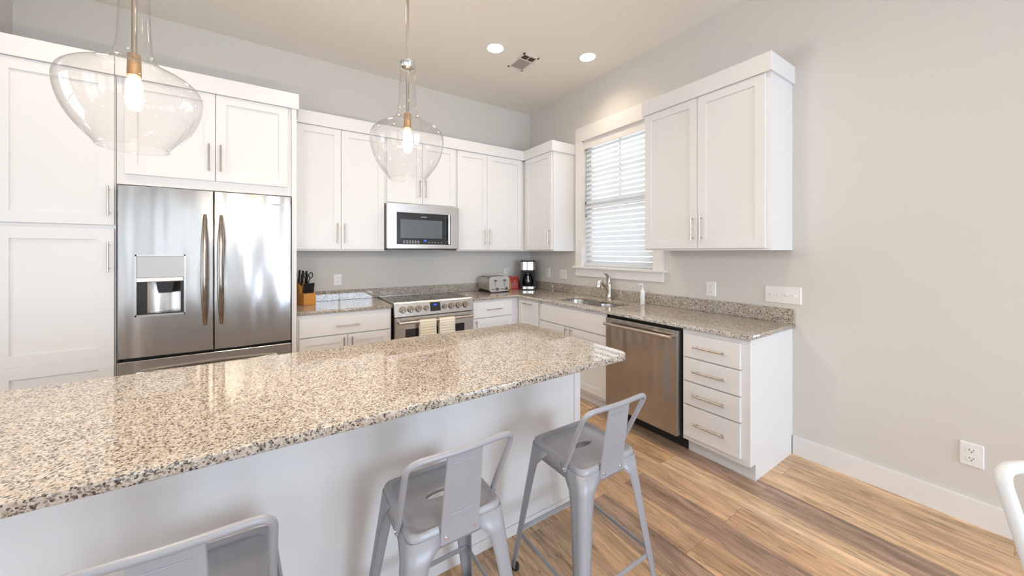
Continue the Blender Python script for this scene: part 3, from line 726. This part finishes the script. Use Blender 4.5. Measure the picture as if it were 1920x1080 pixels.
# ------------------------------------------------------------------ dishwasher
dwm = thing('dishwasher', 'stainless steel dishwasher between the sink cabinet and the drawers', 'dishwasher', (-0.3, -2.369, 0), RZ)
def D(o): o.location = (-2.369, 0.3, 0); return o      # local x = -world y, local y = world x ; shift so children use run coordinates
def D(o): o.location = (-2.369, 0.3, 0); return o
D(bxo('dishwasher_body', 'toe', dwm, 2.034, 2.704, -0.62, -0.05, 0.10, 0.880))
D(bxo('kick_plate', 'toe', dwm, 2.034, 2.704, -0.57, -0.50, 0.0, 0.10))
dd = D(bxo('door', 'steel', dwm, 2.038, 2.690, -0.690, -0.622, 0.115, 0.862, bev=0.004))
bm = B(); tube(bm, [(2.062, -0.738, 0.816), (2.672, -0.738, 0.816)], 0.0135, 14); bx(bm, 2.066, 2.092, -0.738, -0.69, 0.805, 0.827, 0.002); bx(bm, 2.642, 2.668, -0.738, -0.69, 0.805, 0.827, 0.002)
obj('handle', bm, 'nickel', dd, smooth=True)

# ------------------------------------------------------------------ knife block
kb = thing('knife_block', 'golden wood knife block beside the refrigerator panel', 'knife block', (-2.815, -0.17, ZT+0.0005), math.radians(20))
bm = B()
prof = [(-0.075, 0.0), (0.085, 0.0), (0.085, 0.175), (-0.015, 0.190+0.02), (-0.03, 0.10), (-0.075, 0.095)]
prof = [(-0.095, 0.0), (0.085, 0.0), (0.085, 0.215), (0.0, 0.175), (-0.02, 0.115), (-0.095, 0.110)]
ring_loft(bm, [[(x, y, z) for y, z in prof] for x in (-0.055, 0.055)]); o = obj('wood_block', bm, 'orangewood', kb)
md = o.modifiers.new('b', 'BEVEL'); md.width = 0.003; md.segments = 2
def knife(px, py, pz, L, w, k, lab):
    d = Vector((0.0, -0.20, 0.98)).normalized()
    rot = Matrix.Rotation(math.radians(20), 3, 'Z'); p = rot @ Vector((px, py, pz))+Vector((-2.815, -0.17, ZT)); dd_ = rot @ d
    bm = B(); side = rot @ Vector((0, 1, 0)); up = rot @ Vector((1, 0, 0))
    rings = []
    for s_, ww in ((0.0, 0.8), (0.15, 1.0), (0.5, 0.85), (0.8, 1.0), (0.95, 1.05), (1.0, 0.6)):
        c = dd_*L*s_; rings.append([c+side*(w*ww*math.cos(2*PI*q/10))+up*(0.0085*ww*math.sin(2*PI*q/10)) for q in range(10)])
    ring_loft(bm, rings); kt = obj('kitchen_knife', bm, 'black', None, smooth=True); kt.location = p; tag(kt, lab, 'knife', 'black-handled knives in the upper slots' if lab[0] == 'l' else 'steak knives in the low front row')
kk = 0
for (x, y, z, L) in ((-0.036, 0.062, 0.200, 0.135), (-0.006, 0.060, 0.198, 0.130), (0.026, 0.058, 0.198, 0.125), (-0.03, 0.022, 0.182, 0.115), (0.02, 0.022, 0.182, 0.11)):
    knife(x, y, z, L, 0.013, kk, 'long black-handled kitchen knife in the upper slots of the knife block'); kk += 1
for k in range(6):
    knife(-0.042+k*0.017, -0.055, 0.106, 0.105, 0.009, k, 'steak knife with slim black handle in the low front row of the knife block')
ks = thing('kitchen_scissors', 'black-handled kitchen scissors standing in the knife block', 'scissors', (-2.80, -0.185, ZT+0.175), math.radians(20))
bm = B()
for s_ in (-1, 1):
    tube(bm, [(0.021*s_+0.017*math.cos(q*PI/6), -0.02-0.004*s_, 0.105+0.026*math.sin(q*PI/6)) for q in range(12)], 0.005, 8, closed=True)
    tube(bm, [(0.021*s_*0.8, -0.02, 0.082), (0.004*s_, -0.012, 0.035), (0.002*s_, -0.005, -0.02)], 0.005, 8)
obj('handle', bm, 'black', ks, smooth=True)

# ------------------------------------------------------------------ toaster
to = thing('toaster', 'silver four-slice toaster on the back counter right of the range', 'toaster', (-0.735, -0.215, ZT+0.0005), math.radians(3))
tw, td, th_ = 0.148, 0.135, 0.195
bm = B(); ring_loft(bm, [[(x, y, z) for x, z in rrect(-tw+g, tw-g, 0.02, th_-g, 0.035, 6)] for y, g in ((-td+0.012, 0.004), (-td+0.02, 0), (td-0.02, 0), (td, 0.01))]); obj('toaster_shell', bm, 'steelflat', to, smooth=40)
bm = B(); ring_loft(bm, [[(x, y, z) for x, z in rrect(-tw, tw, 0.012, th_+0.003, 0.036, 6)] for y in (-td-0.006, -td+0.012)]); fp = obj('front_panel', bm, simple('light satin metal', (0.70, 0.70, 0.70), 0.3, 0.6), to, smooth=40)
bxo('base', 'black', to, -tw+0.006, tw-0.006, -td+0.004, td-0.004, 0, 0.02)
for x in (-0.065, 0.072):
    bxo('lever_slot', 'black', fp, x-0.002, x+0.002, -td-0.0075, -td-0.006, 0.075, 0.165)
    bxo('lever', 'black', fp, x-0.022, x+0.022, -td-0.022, -td-0.007, 0.146, 0.156, bev=0.003)
    bm = B(); disc_y(bm, x+0.028, 0.045, -td-0.006, -td-0.020, 0.019, 0.017); obj('knob', bm, 'darkgrey', fp, smooth=True)
    bm = B()
    for q in range(4): bx(bm, x-0.062+q*0.016, x-0.050+q*0.016, -td-0.008, -td-0.006, 0.040, 0.049)
    obj('button', bm, 'darkgrey', fp)
bm = B()
for x in (-0.11, -0.04, 0.04, 0.11): bx(bm, x-0.012, x+0.012, -td+0.04, td-0.035, th_-0.001, th_+0.0015)
obj('toast_slot', bm, 'black', to)

# ------------------------------------------------------------------ coffee maker
cm = thing('coffee_maker', 'black and chrome drip coffee maker in the counter corner', 'coffee maker', (-0.185, -0.205, ZT+0.0005), math.radians(-35))
w = 0.098
bm = B(); bx(bm, -w, w, -0.12, 0.09, 0.0, 0.012, 0.003); bx(bm, -w, w, 0.0, 0.09, 0.01, 0.375, 0.008); bx(bm, -w, w, -0.10, 0.09, 0.255, 0.262, 0.002); bx(bm, -w, -w+0.012, -0.09, 0.0, 0.04, 0.26, 0.003); bx(bm, w-0.012, w, -0.09, 0.0, 0.04, 0.26, 0.003)
obj('housing', bm, 'black', cm)
bm = B(); ring_loft(bm, [[(x, y, z) for x, y in rrect(-w+0.002, w-0.002, -0.112, 0.05, 0.05, 8)] for z in (0.262, 0.372)]); obj('brew_head', bm, 'chrome', cm, smooth=40)
bm = B(); ring_loft(bm, [[(x, y, z) for x, y in rrect(-w, w, -0.115, 0.088, 0.05, 8)] for z in (0.372, 0.386, 0.390)]); obj('lid', bm, 'black', cm, smooth=40)
bm = B(); ring_loft(bm, [[(x, y, z) for x, y in rrect(-w-0.002, w+0.002, -0.125, 0.02, 0.05, 8)] for z in (0.012, 0.046)]); obj('control_base', bm, 'chrome', cm, smooth=40)
bm = B(); lathe(bm, [(0.048, 0.060), (0.06, 0.068), (0.12, 0.070), (0.17, 0.060), (0.195, 0.045), (0.21, 0.047)], 0, -0.048, 24, cap0=True); cf = obj('carafe', bm, 'carafe', cm, smooth=True)
bm = B(); lathe(bm, [(0.21, 0.049), (0.225, 0.047), (0.232, 0.02), (0.232, 0)], 0, -0.048, 24); obj('carafe_lid', bm, 'black', cf, smooth=True)
bm = B(); tube(bm, bez([(0, -0.095, 0.205), (0, -0.135, 0.20), (0, -0.138, 0.10), (0, -0.115, 0.085)], 0.02), 0.008, 10); obj('carafe_handle', bm, 'chrome', cf, smooth=True)

# coffee bag
bg = thing('coffee_bag', 'red foil coffee bag standing left of the coffee maker', 'bag', (-0.375, -0.135, ZT+0.0005), math.radians(-18))
bm = B(); rings = []
for z, hw_, hd in ((0, 0.062, 0.034), (0.02, 0.066, 0.036), (0.09, 0.066, 0.03), (0.14, 0.067, 0.016), (0.165, 0.068, 0.004), (0.182, 0.068, 0.003)):
    rings.append([(x, y, z) for x, y in rrect(-hw_, hw_, -hd, hd, min(hd*0.8, 0.012), 4)])
ring_loft(bm, rings); obj('foil_pouch', bm, 'red', bg, smooth=40)
bm = B(); ring_loft(bm, [[(x, y, z) for x, y in ((-0.0675, -0.037), (-0.040, -0.0375), (-0.040, 0.0375), (-0.0675, 0.037))] for z in (0.004, 0.07)])
ring_loft(bm, [[(-0.0690, -s_, z), (-w_, -s_, z), (-w_, s_, z), (-0.0690, s_, z)] for z, s_, w_ in ((0.07, 0.0345, 0.040), (0.14, 0.019, 0.052), (0.165, 0.007, 0.058))])
obj('gold_side', bm, 'gold', bg)
bm = B(); tube(bm, [(0.018+0.016*math.cos(q*0.55), -0.0375+0.0006*q, 0.055+0.0075*q) for q in range(10)], 0.0022, 6); obj('cream_emblem', bm, simple('cream print', (0.75, 0.6, 0.45), 0.5), bg)

# ------------------------------------------------------------------ wall plates
def plate(kind, x, z, loc=(0, 0, 0), rz=0, w=0.08, h=0.122, gang=1, label=''):
    nm = 'wall_outlet' if kind == 'outlet' else 'light_switch'
    t = thing(nm, label, 'outlet' if kind == 'outlet' else 'light switch', loc, rz)
    t.location = (x, -0.0005, z) if rz == 0 else (-0.0005, -x, z)
    bm = B(); rr = []
    for y, g in ((0, 0), (-0.003, 0), (-0.007, 0.004)):
        rr.append([(a_, y, c_) for a_, c_ in rrect(-w/2+g, w/2-g, -h/2+g, h/2-g, 0.004, 3)])
    ring_loft(bm, rr); obj('cover_plate', bm, 'plastic', t)
    if kind == 'outlet':
        for s_ in (-1, 1):
            zc = s_*0.021
            bm = B(); rx = 0.0185
            ring_loft(bm, [[(a_, y, c_+zc) for a_, c_ in rrect(-rx, rx, -0.0145, 0.0145, 0.012, 5)] for y in (-0.006, -0.009)]); o = obj('receptacle', bm, 'plastic', t)
            bm = B(); bx(bm, -0.0085, -0.0060, -0.0095, -0.0085, zc+0.000, zc+0.009); bx(bm, 0.0055, 0.0080, -0.0095, -0.0085, zc+0.001, zc+0.008); disc_y(bm, 0, zc-0.006, -0.0085, -0.0095, 0.003, seg=10)
            obj('slot', bm, 'slot', o)
    else:
        for g in range(gang):
            gx = (g-(gang-1)/2)*0.049
            bm = B(); bx(bm, gx-0.0055, gx+0.0055, -0.0085, -0.006, -0.0125, 0.0125, 0.001)
            s_ = 1 if (g % 2 == 0) else -1
            ring_loft(bm, [[(gx-0.004, -0.008, -0.005), (gx+0.004, -0.008, -0.005), (gx+0.004, -0.008, 0.005), (gx-0.004, -0.008, 0.005)],
                           [(gx-0.0035, -0.020, 0.003*s_+0.005*s_-0.003), (gx+0.0035, -0.020, 0.008*s_-0.003), (gx+0.0035, -0.020, 0.008*s_+0.003), (gx-0.0035, -0.020, 0.008*s_+0.003)]])
            obj('toggle', bm, 'plastic', t)
    return t
plate('outlet', -2.511, 1.127, label='white outlet on the back wall above the counter near the knife block')
plate('outlet', -0.400, 1.132, label='white outlet on the back wall between toaster and coffee maker')
plate('outlet', 0.417, 1.140, rz=RZ, label='white outlet on the right wall just right of the coffee maker')
plate('switch', 0.720, 1.135, rz=RZ, w=0.125, gang=2, label='white two-gang switch plate just left of the window sill')
plate('outlet', 2.570, 1.109, rz=RZ, label='white outlet below the large right wall cabinet')
plate('switch', 3.078, 1.110, rz=RZ, w=0.222, gang=4, label='wide white four-gang switch plate above the counter end')
plate('outlet', 3.915, 0.356, rz=RZ, label='white outlet low on the right wall above the baseboard')

# ------------------------------------------------------------------ ceiling fixtures
def downlight(x, y, label, power=22):
    t = thing('recessed_light', label, 'ceiling light', (x, y, H), 0, 'recessed ceiling lights')
    bm = B(); lathe(bm, [(-0.001, 0.088), (-0.004, 0.088), (-0.006, 0.080), (-0.001, 0.074)], seg=32); obj('trim_ring', bm, 'trim', t, smooth=True)
    bm = B(); lathe(bm, [(-0.0015, 0.0), (-0.006, 0.04), (-0.0035, 0.076)], seg=32); obj('lens', bm, 'lens', t, smooth=True)
    d = bpy.data.lights.new('downlight', 'SPOT'); d.energy = power; d.color = WARM; d.spot_size = math.radians(140); d.spot_blend = 1.0; d.shadow_soft_size = 0.07
    o = bpy.data.objects.new('downlight', d); COL.objects.link(o); o.parent = t; o.location = (0, 0, -0.03)
    return t
downlight(-1.28, -1.18, 'round lit recessed ceiling light left of the air register', 45)
downlight(-0.42, -1.557, 'round lit recessed ceiling light right of the air register, near the wall', 30)
# recessed lights added to brighten the room, over the island and behind the camera
for k_, (x_, y_) in enumerate(((-3.9, -3.2), (-1.2, -3.4), (-2.6, -4.6), (-4.9, -5.2), (-1.2, -5.8), (-3.2, -6.8), (-2.6, -1.2), (-4.1, -1.3))):
    downlight(x_, y_, ('added round recessed ceiling light above the left end of the island', 'added round recessed ceiling light above the right-hand wall near the counter end', 'added round recessed ceiling light behind the island stools', 'added round recessed ceiling light by the left windows', 'added round recessed ceiling light in the living area by the right wall', 'added round recessed ceiling light in the middle of the living area', 'added round recessed ceiling light in front of the wall cabinets left of the range', 'added round recessed ceiling light in front of the refrigerator')[k_], 36)
vn = thing('ceiling_vent', 'small rectangular air register in the ceiling between the two recessed lights', 'vent', (-0.91, -1.12, H))
bm = B(); vx, vy = 0.095, 0.155
for q in ((-vx, vx, -vy, -vy+0.025), (-vx, vx, vy-0.025, vy), (-vx, -vx+0.02, -vy, vy), (vx-0.02, vx, -vy, vy), (-vx, vx, -0.055, -0.045)): bx(bm, q[0], q[1], q[2], q[3], -0.008, -0.0005, 0.001)
obj('frame', bm, 'ventgrey', vn)
bxo('duct_opening', 'ventbrown', vn, -vx+0.02, vx-0.02, -vy+0.025, -0.055, -0.003, -0.001)
bm = B()
for k in range(7): bx(bm, -vx+0.02, vx-0.02, -0.035+k*0.024, -0.030+k*0.024+0.012, -0.006, -0.004)
bx(bm, -vx+0.02, vx-0.02, -0.045, vy-0.025, -0.0022, -0.001)
obj('louvers', bm, simple('register grey', (0.45, 0.41, 0.37), 0.7), vn)
bxo('cross_bar', 'ventgrey', vn, -0.003, 0.003, -vy+0.025, -0.055, -0.007, -0.002)

# ------------------------------------------------------------------ pendants
PROF = [(1.758, 0.0800), (1.755, 0.0810), (1.7555, 0.0830), (1.760, 0.0845), (1.770, 0.091), (1.792, 0.110), (1.828, 0.136), (1.870, 0.154), (1.915, 0.164), (1.945, 0.166), (1.968, 0.160), (1.986, 0.146), (2.001, 0.124), (2.013, 0.100), (2.025, 0.076), (2.040, 0.055), (2.065, 0.044), (2.105, 0.039), (2.17, 0.037), (2.23, 0.0355), (2.283, 0.034)]
def pendant(x, y, label, s=1.0):
    t = thing('pendant_light', label, 'pendant light', (x, y, 1.738), 0, 'glass pendants over the island')
    bm = B(); lathe(bm, [(z-1.738, r_*s) for z, r_ in PROF], seg=64); o = obj('glass_shade', bm, 'glass', t, smooth=180)
    md = o.modifiers.new('sub', 'SUBSURF'); md.levels = 1; md.render_levels = 1
    bm = B(); lathe(bm, [(2.262-1.738, 0.0), (2.262-1.738, 0.014), (2.272-1.738, 0.030), (2.290-1.738, 0.036), (2.300-1.738, 0.036), (2.306-1.738, 0.020), (2.312-1.738, 0.008), (2.312-1.738, 0.0)], seg=24); obj('neck_cap', bm, 'chrome', t, smooth=True)
    bm = B(); tube(bm, [(0, 0, 2.05-1.738), (0, 0, H-1.738-0.02)], 0.0068, 10); obj('stem', bm, 'nickel', t, smooth=True)
    bm = B(); lathe(bm, [(H-1.738-0.026, 0.0), (H-1.738-0.026, 0.050), (H-1.738-0.018, 0.062), (H-1.738-0.001, 0.064)], seg=28, cap1=True); obj('canopy', bm, 'nickel', t, smooth=True)
    bm = B(); lathe(bm, [(2.062-1.738, 0.0), (2.062-1.738, 0.016), (1.998-1.738, 0.0175), (1.993-1.738, 0.0175), (1.993-1.738, 0.0)], seg=20); obj('socket', bm, 'socket', t, smooth=True)
    bm = B(); lathe(bm, [(1.993-1.738, 0.012), (1.985-1.738, 0.016), (1.965-1.738, 0.021), (1.90-1.738, 0.0215), (1.882-1.738, 0.014), (1.878-1.738, 0.0)], seg=20); b_ = obj('bulb', bm, 'bulb', t, smooth=True)
    bm = B()
    for q in range(6):
        a_ = q*PI/3; tube(bm, [(0.005*math.cos(a_), 0.005*math.sin(a_), 0.247), (0.012*math.cos(a_), 0.012*math.sin(a_), 0.20), (0.006*math.cos(a_), 0.006*math.sin(a_), 0.155)], 0.0024, 6)
    obj('filament', bm, 'filament', b_)
    d = bpy.data.lights.new('pendant_bulb', 'POINT'); d.energy = 19; d.color = (1.0, 0.88, 0.72); d.shadow_soft_size = 0.03
    o = bpy.data.objects.new('pendant_bulb', d); COL.objects.link(o); o.parent = t; o.location = (0, 0, 0.11)
    return t
pendant(-3.433, -2.50, 'clear glass jug-shaped pendant light, the larger nearer one at upper left', 1.03)
pendant(-2.539, -2.50, 'clear glass jug-shaped pendant light over the middle of the island')

# ------------------------------------------------------------------ metal stools and chair
def sq(hs, r_, z, n=64, off=(0, 0)):
    """rounded square sampled by angle"""
    pts = []; R_ = 0.030*hs/0.158; c0 = hs-R_
    for k in range(n):
        a_ = 2*PI*(k+0.5)/n; c, s_ = math.cos(a_), math.sin(a_)
        d = hs/max(abs(c), abs(s_)); x, y = d*c, d*s_
        if abs(x) > c0 and abs(y) > c0:      # inside the corner zone: meet the arc
            bq = -c0*(abs(c)+abs(s_)); cq = 2*c0*c0-R_*R_; d = -bq+math.sqrt(max(0, bq*bq-cq)); x, y = d*c, d*s_
        pts.append((off[0]+x, off[1]+y, z))
    return pts
def make_stool(name, label, cat, SH, hs, foot, mat, back_h, group=None, tube_r=0.0095, brace_z=0.175, brh=0.175, splat_w=0.066):
    t = thing(name, label, cat, (0, 0, 0), 0, group)
    # seat: pressed sheet with oval hand hole
    bm = B(); n = 64
    hole = lambda s_, z: [(0.052*s_*math.cos(2*PI*(k+0.5)/n), 0.020*s_*math.sin(2*PI*(k+0.5)/n), z) for k in range(n)]
    rings = [hole(0.95, SH-0.020), hole(1.0, SH-0.0085), hole(1.12, SH-0.0065), sq(hs*0.80, 0, SH-0.0065), sq(hs*0.83, 0, SH-0.0085), sq(hs*0.865, 0, SH-0.0085), sq(hs*0.90, 0, SH-0.003), sq(hs*0.95, 0, SH), sq(hs*0.985, 0, SH-0.005), sq(hs*1.0, 0, SH-0.018), sq(hs*1.02, 0, SH-0.062)]
    ring_loft(bm, rings, True, False, False); o = obj('seat', bm, mat, t, smooth=60)
    md = o.modifiers.new('s', 'SOLIDIFY'); md.thickness = 0.002; md.offset = -1
    # legs: folded sheet, wide at the top, tapering to the foot
    for sx_ in (-1, 1):
        for sy_ in (-1, 1):
            bm = B(); rings = []; m = 8
            for k in range(m+1):
                u = k/m; z = SH-0.020-(SH-0.035)*u
                cxx = sx_*(hs*1.0+(foot-hs)*u+0.001); cyy = sy_*(hs*1.0+(foot-hs)*u+0.001)
                wd = 0.066*(1-u)+0.030*u
                if u < 0.16: wd += 0.055*(1-u/0.16)**1.6
                rr_ = 0.029*(1-u)+0.010*u
                path = [(cxx-sx_*wd, cyy), (cxx-sx_*(wd+rr_)/2, cyy)]
                for q in range(5):
                    th = q/4*PI/2; path.append((cxx-sx_*rr_*(1-math.sin(th)), cyy-sy_*rr_*(1-math.cos(th))))
                path += [(cxx, cyy-sy_*(wd+rr_)/2), (cxx, cyy-sy_*wd)]
                rings.append([(p[0], p[1], z) for p in path])
            ring_loft(bm, rings, close=False); o = obj('leg', bm, mat, t, smooth=50)
            md = o.modifiers.new('s', 'SOLIDIFY'); md.thickness = 0.0025; md.offset = 0
            bm = B(); fx, fy = sx_*(foot-0.014), sy_*(foot-0.014)
            lathe(bm, [(0.0, 0.013), (0.004, 0.017), (0.022, 0.016), (0.026, 0.010)], fx, fy, 14, True, True); obj('foot_cap', bm, 'rubber', o)
    # braces
    u = (SH-0.02-brace_z)/(SH-0.035); c = hs+(foot-hs)*u-0.004
    for a_, b_ in (((-c, -c), (c, -c)), ((c, -c), (c, c)), ((c, c), (-c, c)), ((-c, c), (-c, -c))):
        bm = B(); ax, ay = a_; bx_, by = b_
        if abs(ay-by) < 1e-6: bx(bm, ax, bx_, ay-0.003, ay+0.003, brace_z-0.009, brace_z+0.009, 0.001)
        else: bx(bm, ax-0.003, ax+0.003, ay, by, brace_z-0.009, brace_z+0.009, 0.001)
        obj('brace', bm, mat, t)
    # back: bent tube rail from the seat sides, splat at the back edge (back = -y)
    bm = B(); z1 = SH+back_h; wx = hs+0.006; yb0 = -hs-0.035
    pts = bez([(-wx-0.002, -hs+0.085, SH-0.030), (-wx-0.001, -hs+0.080, SH-0.005), (-brh, yb0, z1), (0, yb0-0.012, z1+0.001), (brh, yb0, z1), (wx+0.001, -hs+0.080, SH-0.005), (wx+0.002, -hs+0.085, SH-0.030)], 0.045, 7)
    tube(bm, pts, tube_r, 12); o = obj('back_rail', bm, mat, t, smooth=True)
    for s_ in (-1, 1):
        bm = B(); tube(bm, [(s_*(wx+0.008), -hs+0.083, SH-0.020), (s_*(wx+0.013), -hs+0.083, SH-0.020)], [0.008, 0.004], 10); obj('rivet', bm, 'chrome', o, smooth=True)
    bm = B(); sw = splat_w; rings = []
    for k in range(9):
        u = k/8; z = SH-0.052+(z1-SH+0.052)*u; y = -hs-0.003+(yb0+hs-0.002)*max(0, (u-0.15)/0.85)-0.004
        ww = sw*(1-0.10*u)
        rings.append([(-ww, y+0.003, z), (-ww*0.97, y-0.001, z), (ww*0.97, y-0.001, z), (ww, y+0.003, z), (ww*0.97, y+0.002, z), (-ww*0.97, y+0.002, z)])
    ring_loft(bm, rings); sp = obj('splat', bm, mat, t, smooth=30)
    bm = B(); zc0, zc1 = SH+0.035, z1-0.035
    def yat(z): 
        u = (z-(SH-0.052))/(z1-SH+0.052); return -hs-0.003+(yb0+hs-0.002)*max(0, (u-0.15)/0.85)-0.0055
    bm.free()
    for zz in (zc0, zc1): bm = B(); tube(bm, [(-sw*0.55, yat(zz), zz), (sw*0.55, yat(zz), zz)], 0.0022, 6); obj('embossed_line', bm, mat, sp)
    for s_ in (-1, 1):
        bm = B(); tube(bm, [(s_*sw*0.72, -hs-0.006, SH-0.034), (s_*sw*0.72, -hs-0.013, SH-0.034)], [0.007, 0.004], 10); obj('rivet', bm, 'chrome', sp, smooth=True)
    return t
def copy_tree(o, parent=None):
    c = o.copy(); COL.objects.link(c)
    if parent: c.parent = parent
    for ch in list(o.children): copy_tree(ch, c)
    return c
HS = 0.158
st = make_stool('bar_stool', 'silver grey metal bar stool nearest the dishwasher, at the island end', 'stool', 0.60, HS, 0.222, 'stoolgrey', 0.235, 'bar stools along the island')
s2 = copy_tree(st); s3 = copy_tree(st)
st.location = (-1.945, -3.03, 0)
s2.location = (-2.575, -2.985, 0); s2['label'] = 'silver grey metal bar stool in the middle, its seat hole showing white'
s3.location = (-3.215, -2.99, 0); s3.rotation_euler = (0, 0, math.radians(-3)); s3['label'] = 'silver grey metal bar stool at lower left, only its back and seat showing'
ch = make_stool('metal_chair', 'white metal dining chair cut off at the right edge of the photo', 'chair', 0.47, 0.19, 0.24, 'whitemetal', 0.385, brace_z=0.2, brh=0.195, tube_r=0.0155)
ch.location = (-1.431, -4.365, 0); ch.rotation_euler = (0, 0, PI-0.58)

# ------------------------------------------------------------------ put every thing's Empty at the centre of its base
bpy.context.view_layer.update()
def desc(o):
    for c in o.children:
        yield c; yield from desc(c)
for t in [o for o in COL.objects if o.parent is None and o.type == 'EMPTY' and 'category' in o]:
    pts = [c.matrix_world @ Vector(q) for c in desc(t) if c.type == 'MESH' for q in c.bound_box]
    if not pts: continue
    lo = Vector([min(p[i] for p in pts) for i in range(3)]); hi = Vector([max(p[i] for p in pts) for i in range(3)])
    new = Vector(((lo.x+hi.x)/2, (lo.y+hi.y)/2, lo.z)); d = t.matrix_world.to_3x3().inverted() @ (t.matrix_world.translation-new)
    t.location = new
    for c in t.children: c.location = c.location+d
bpy.context.view_layer.update()
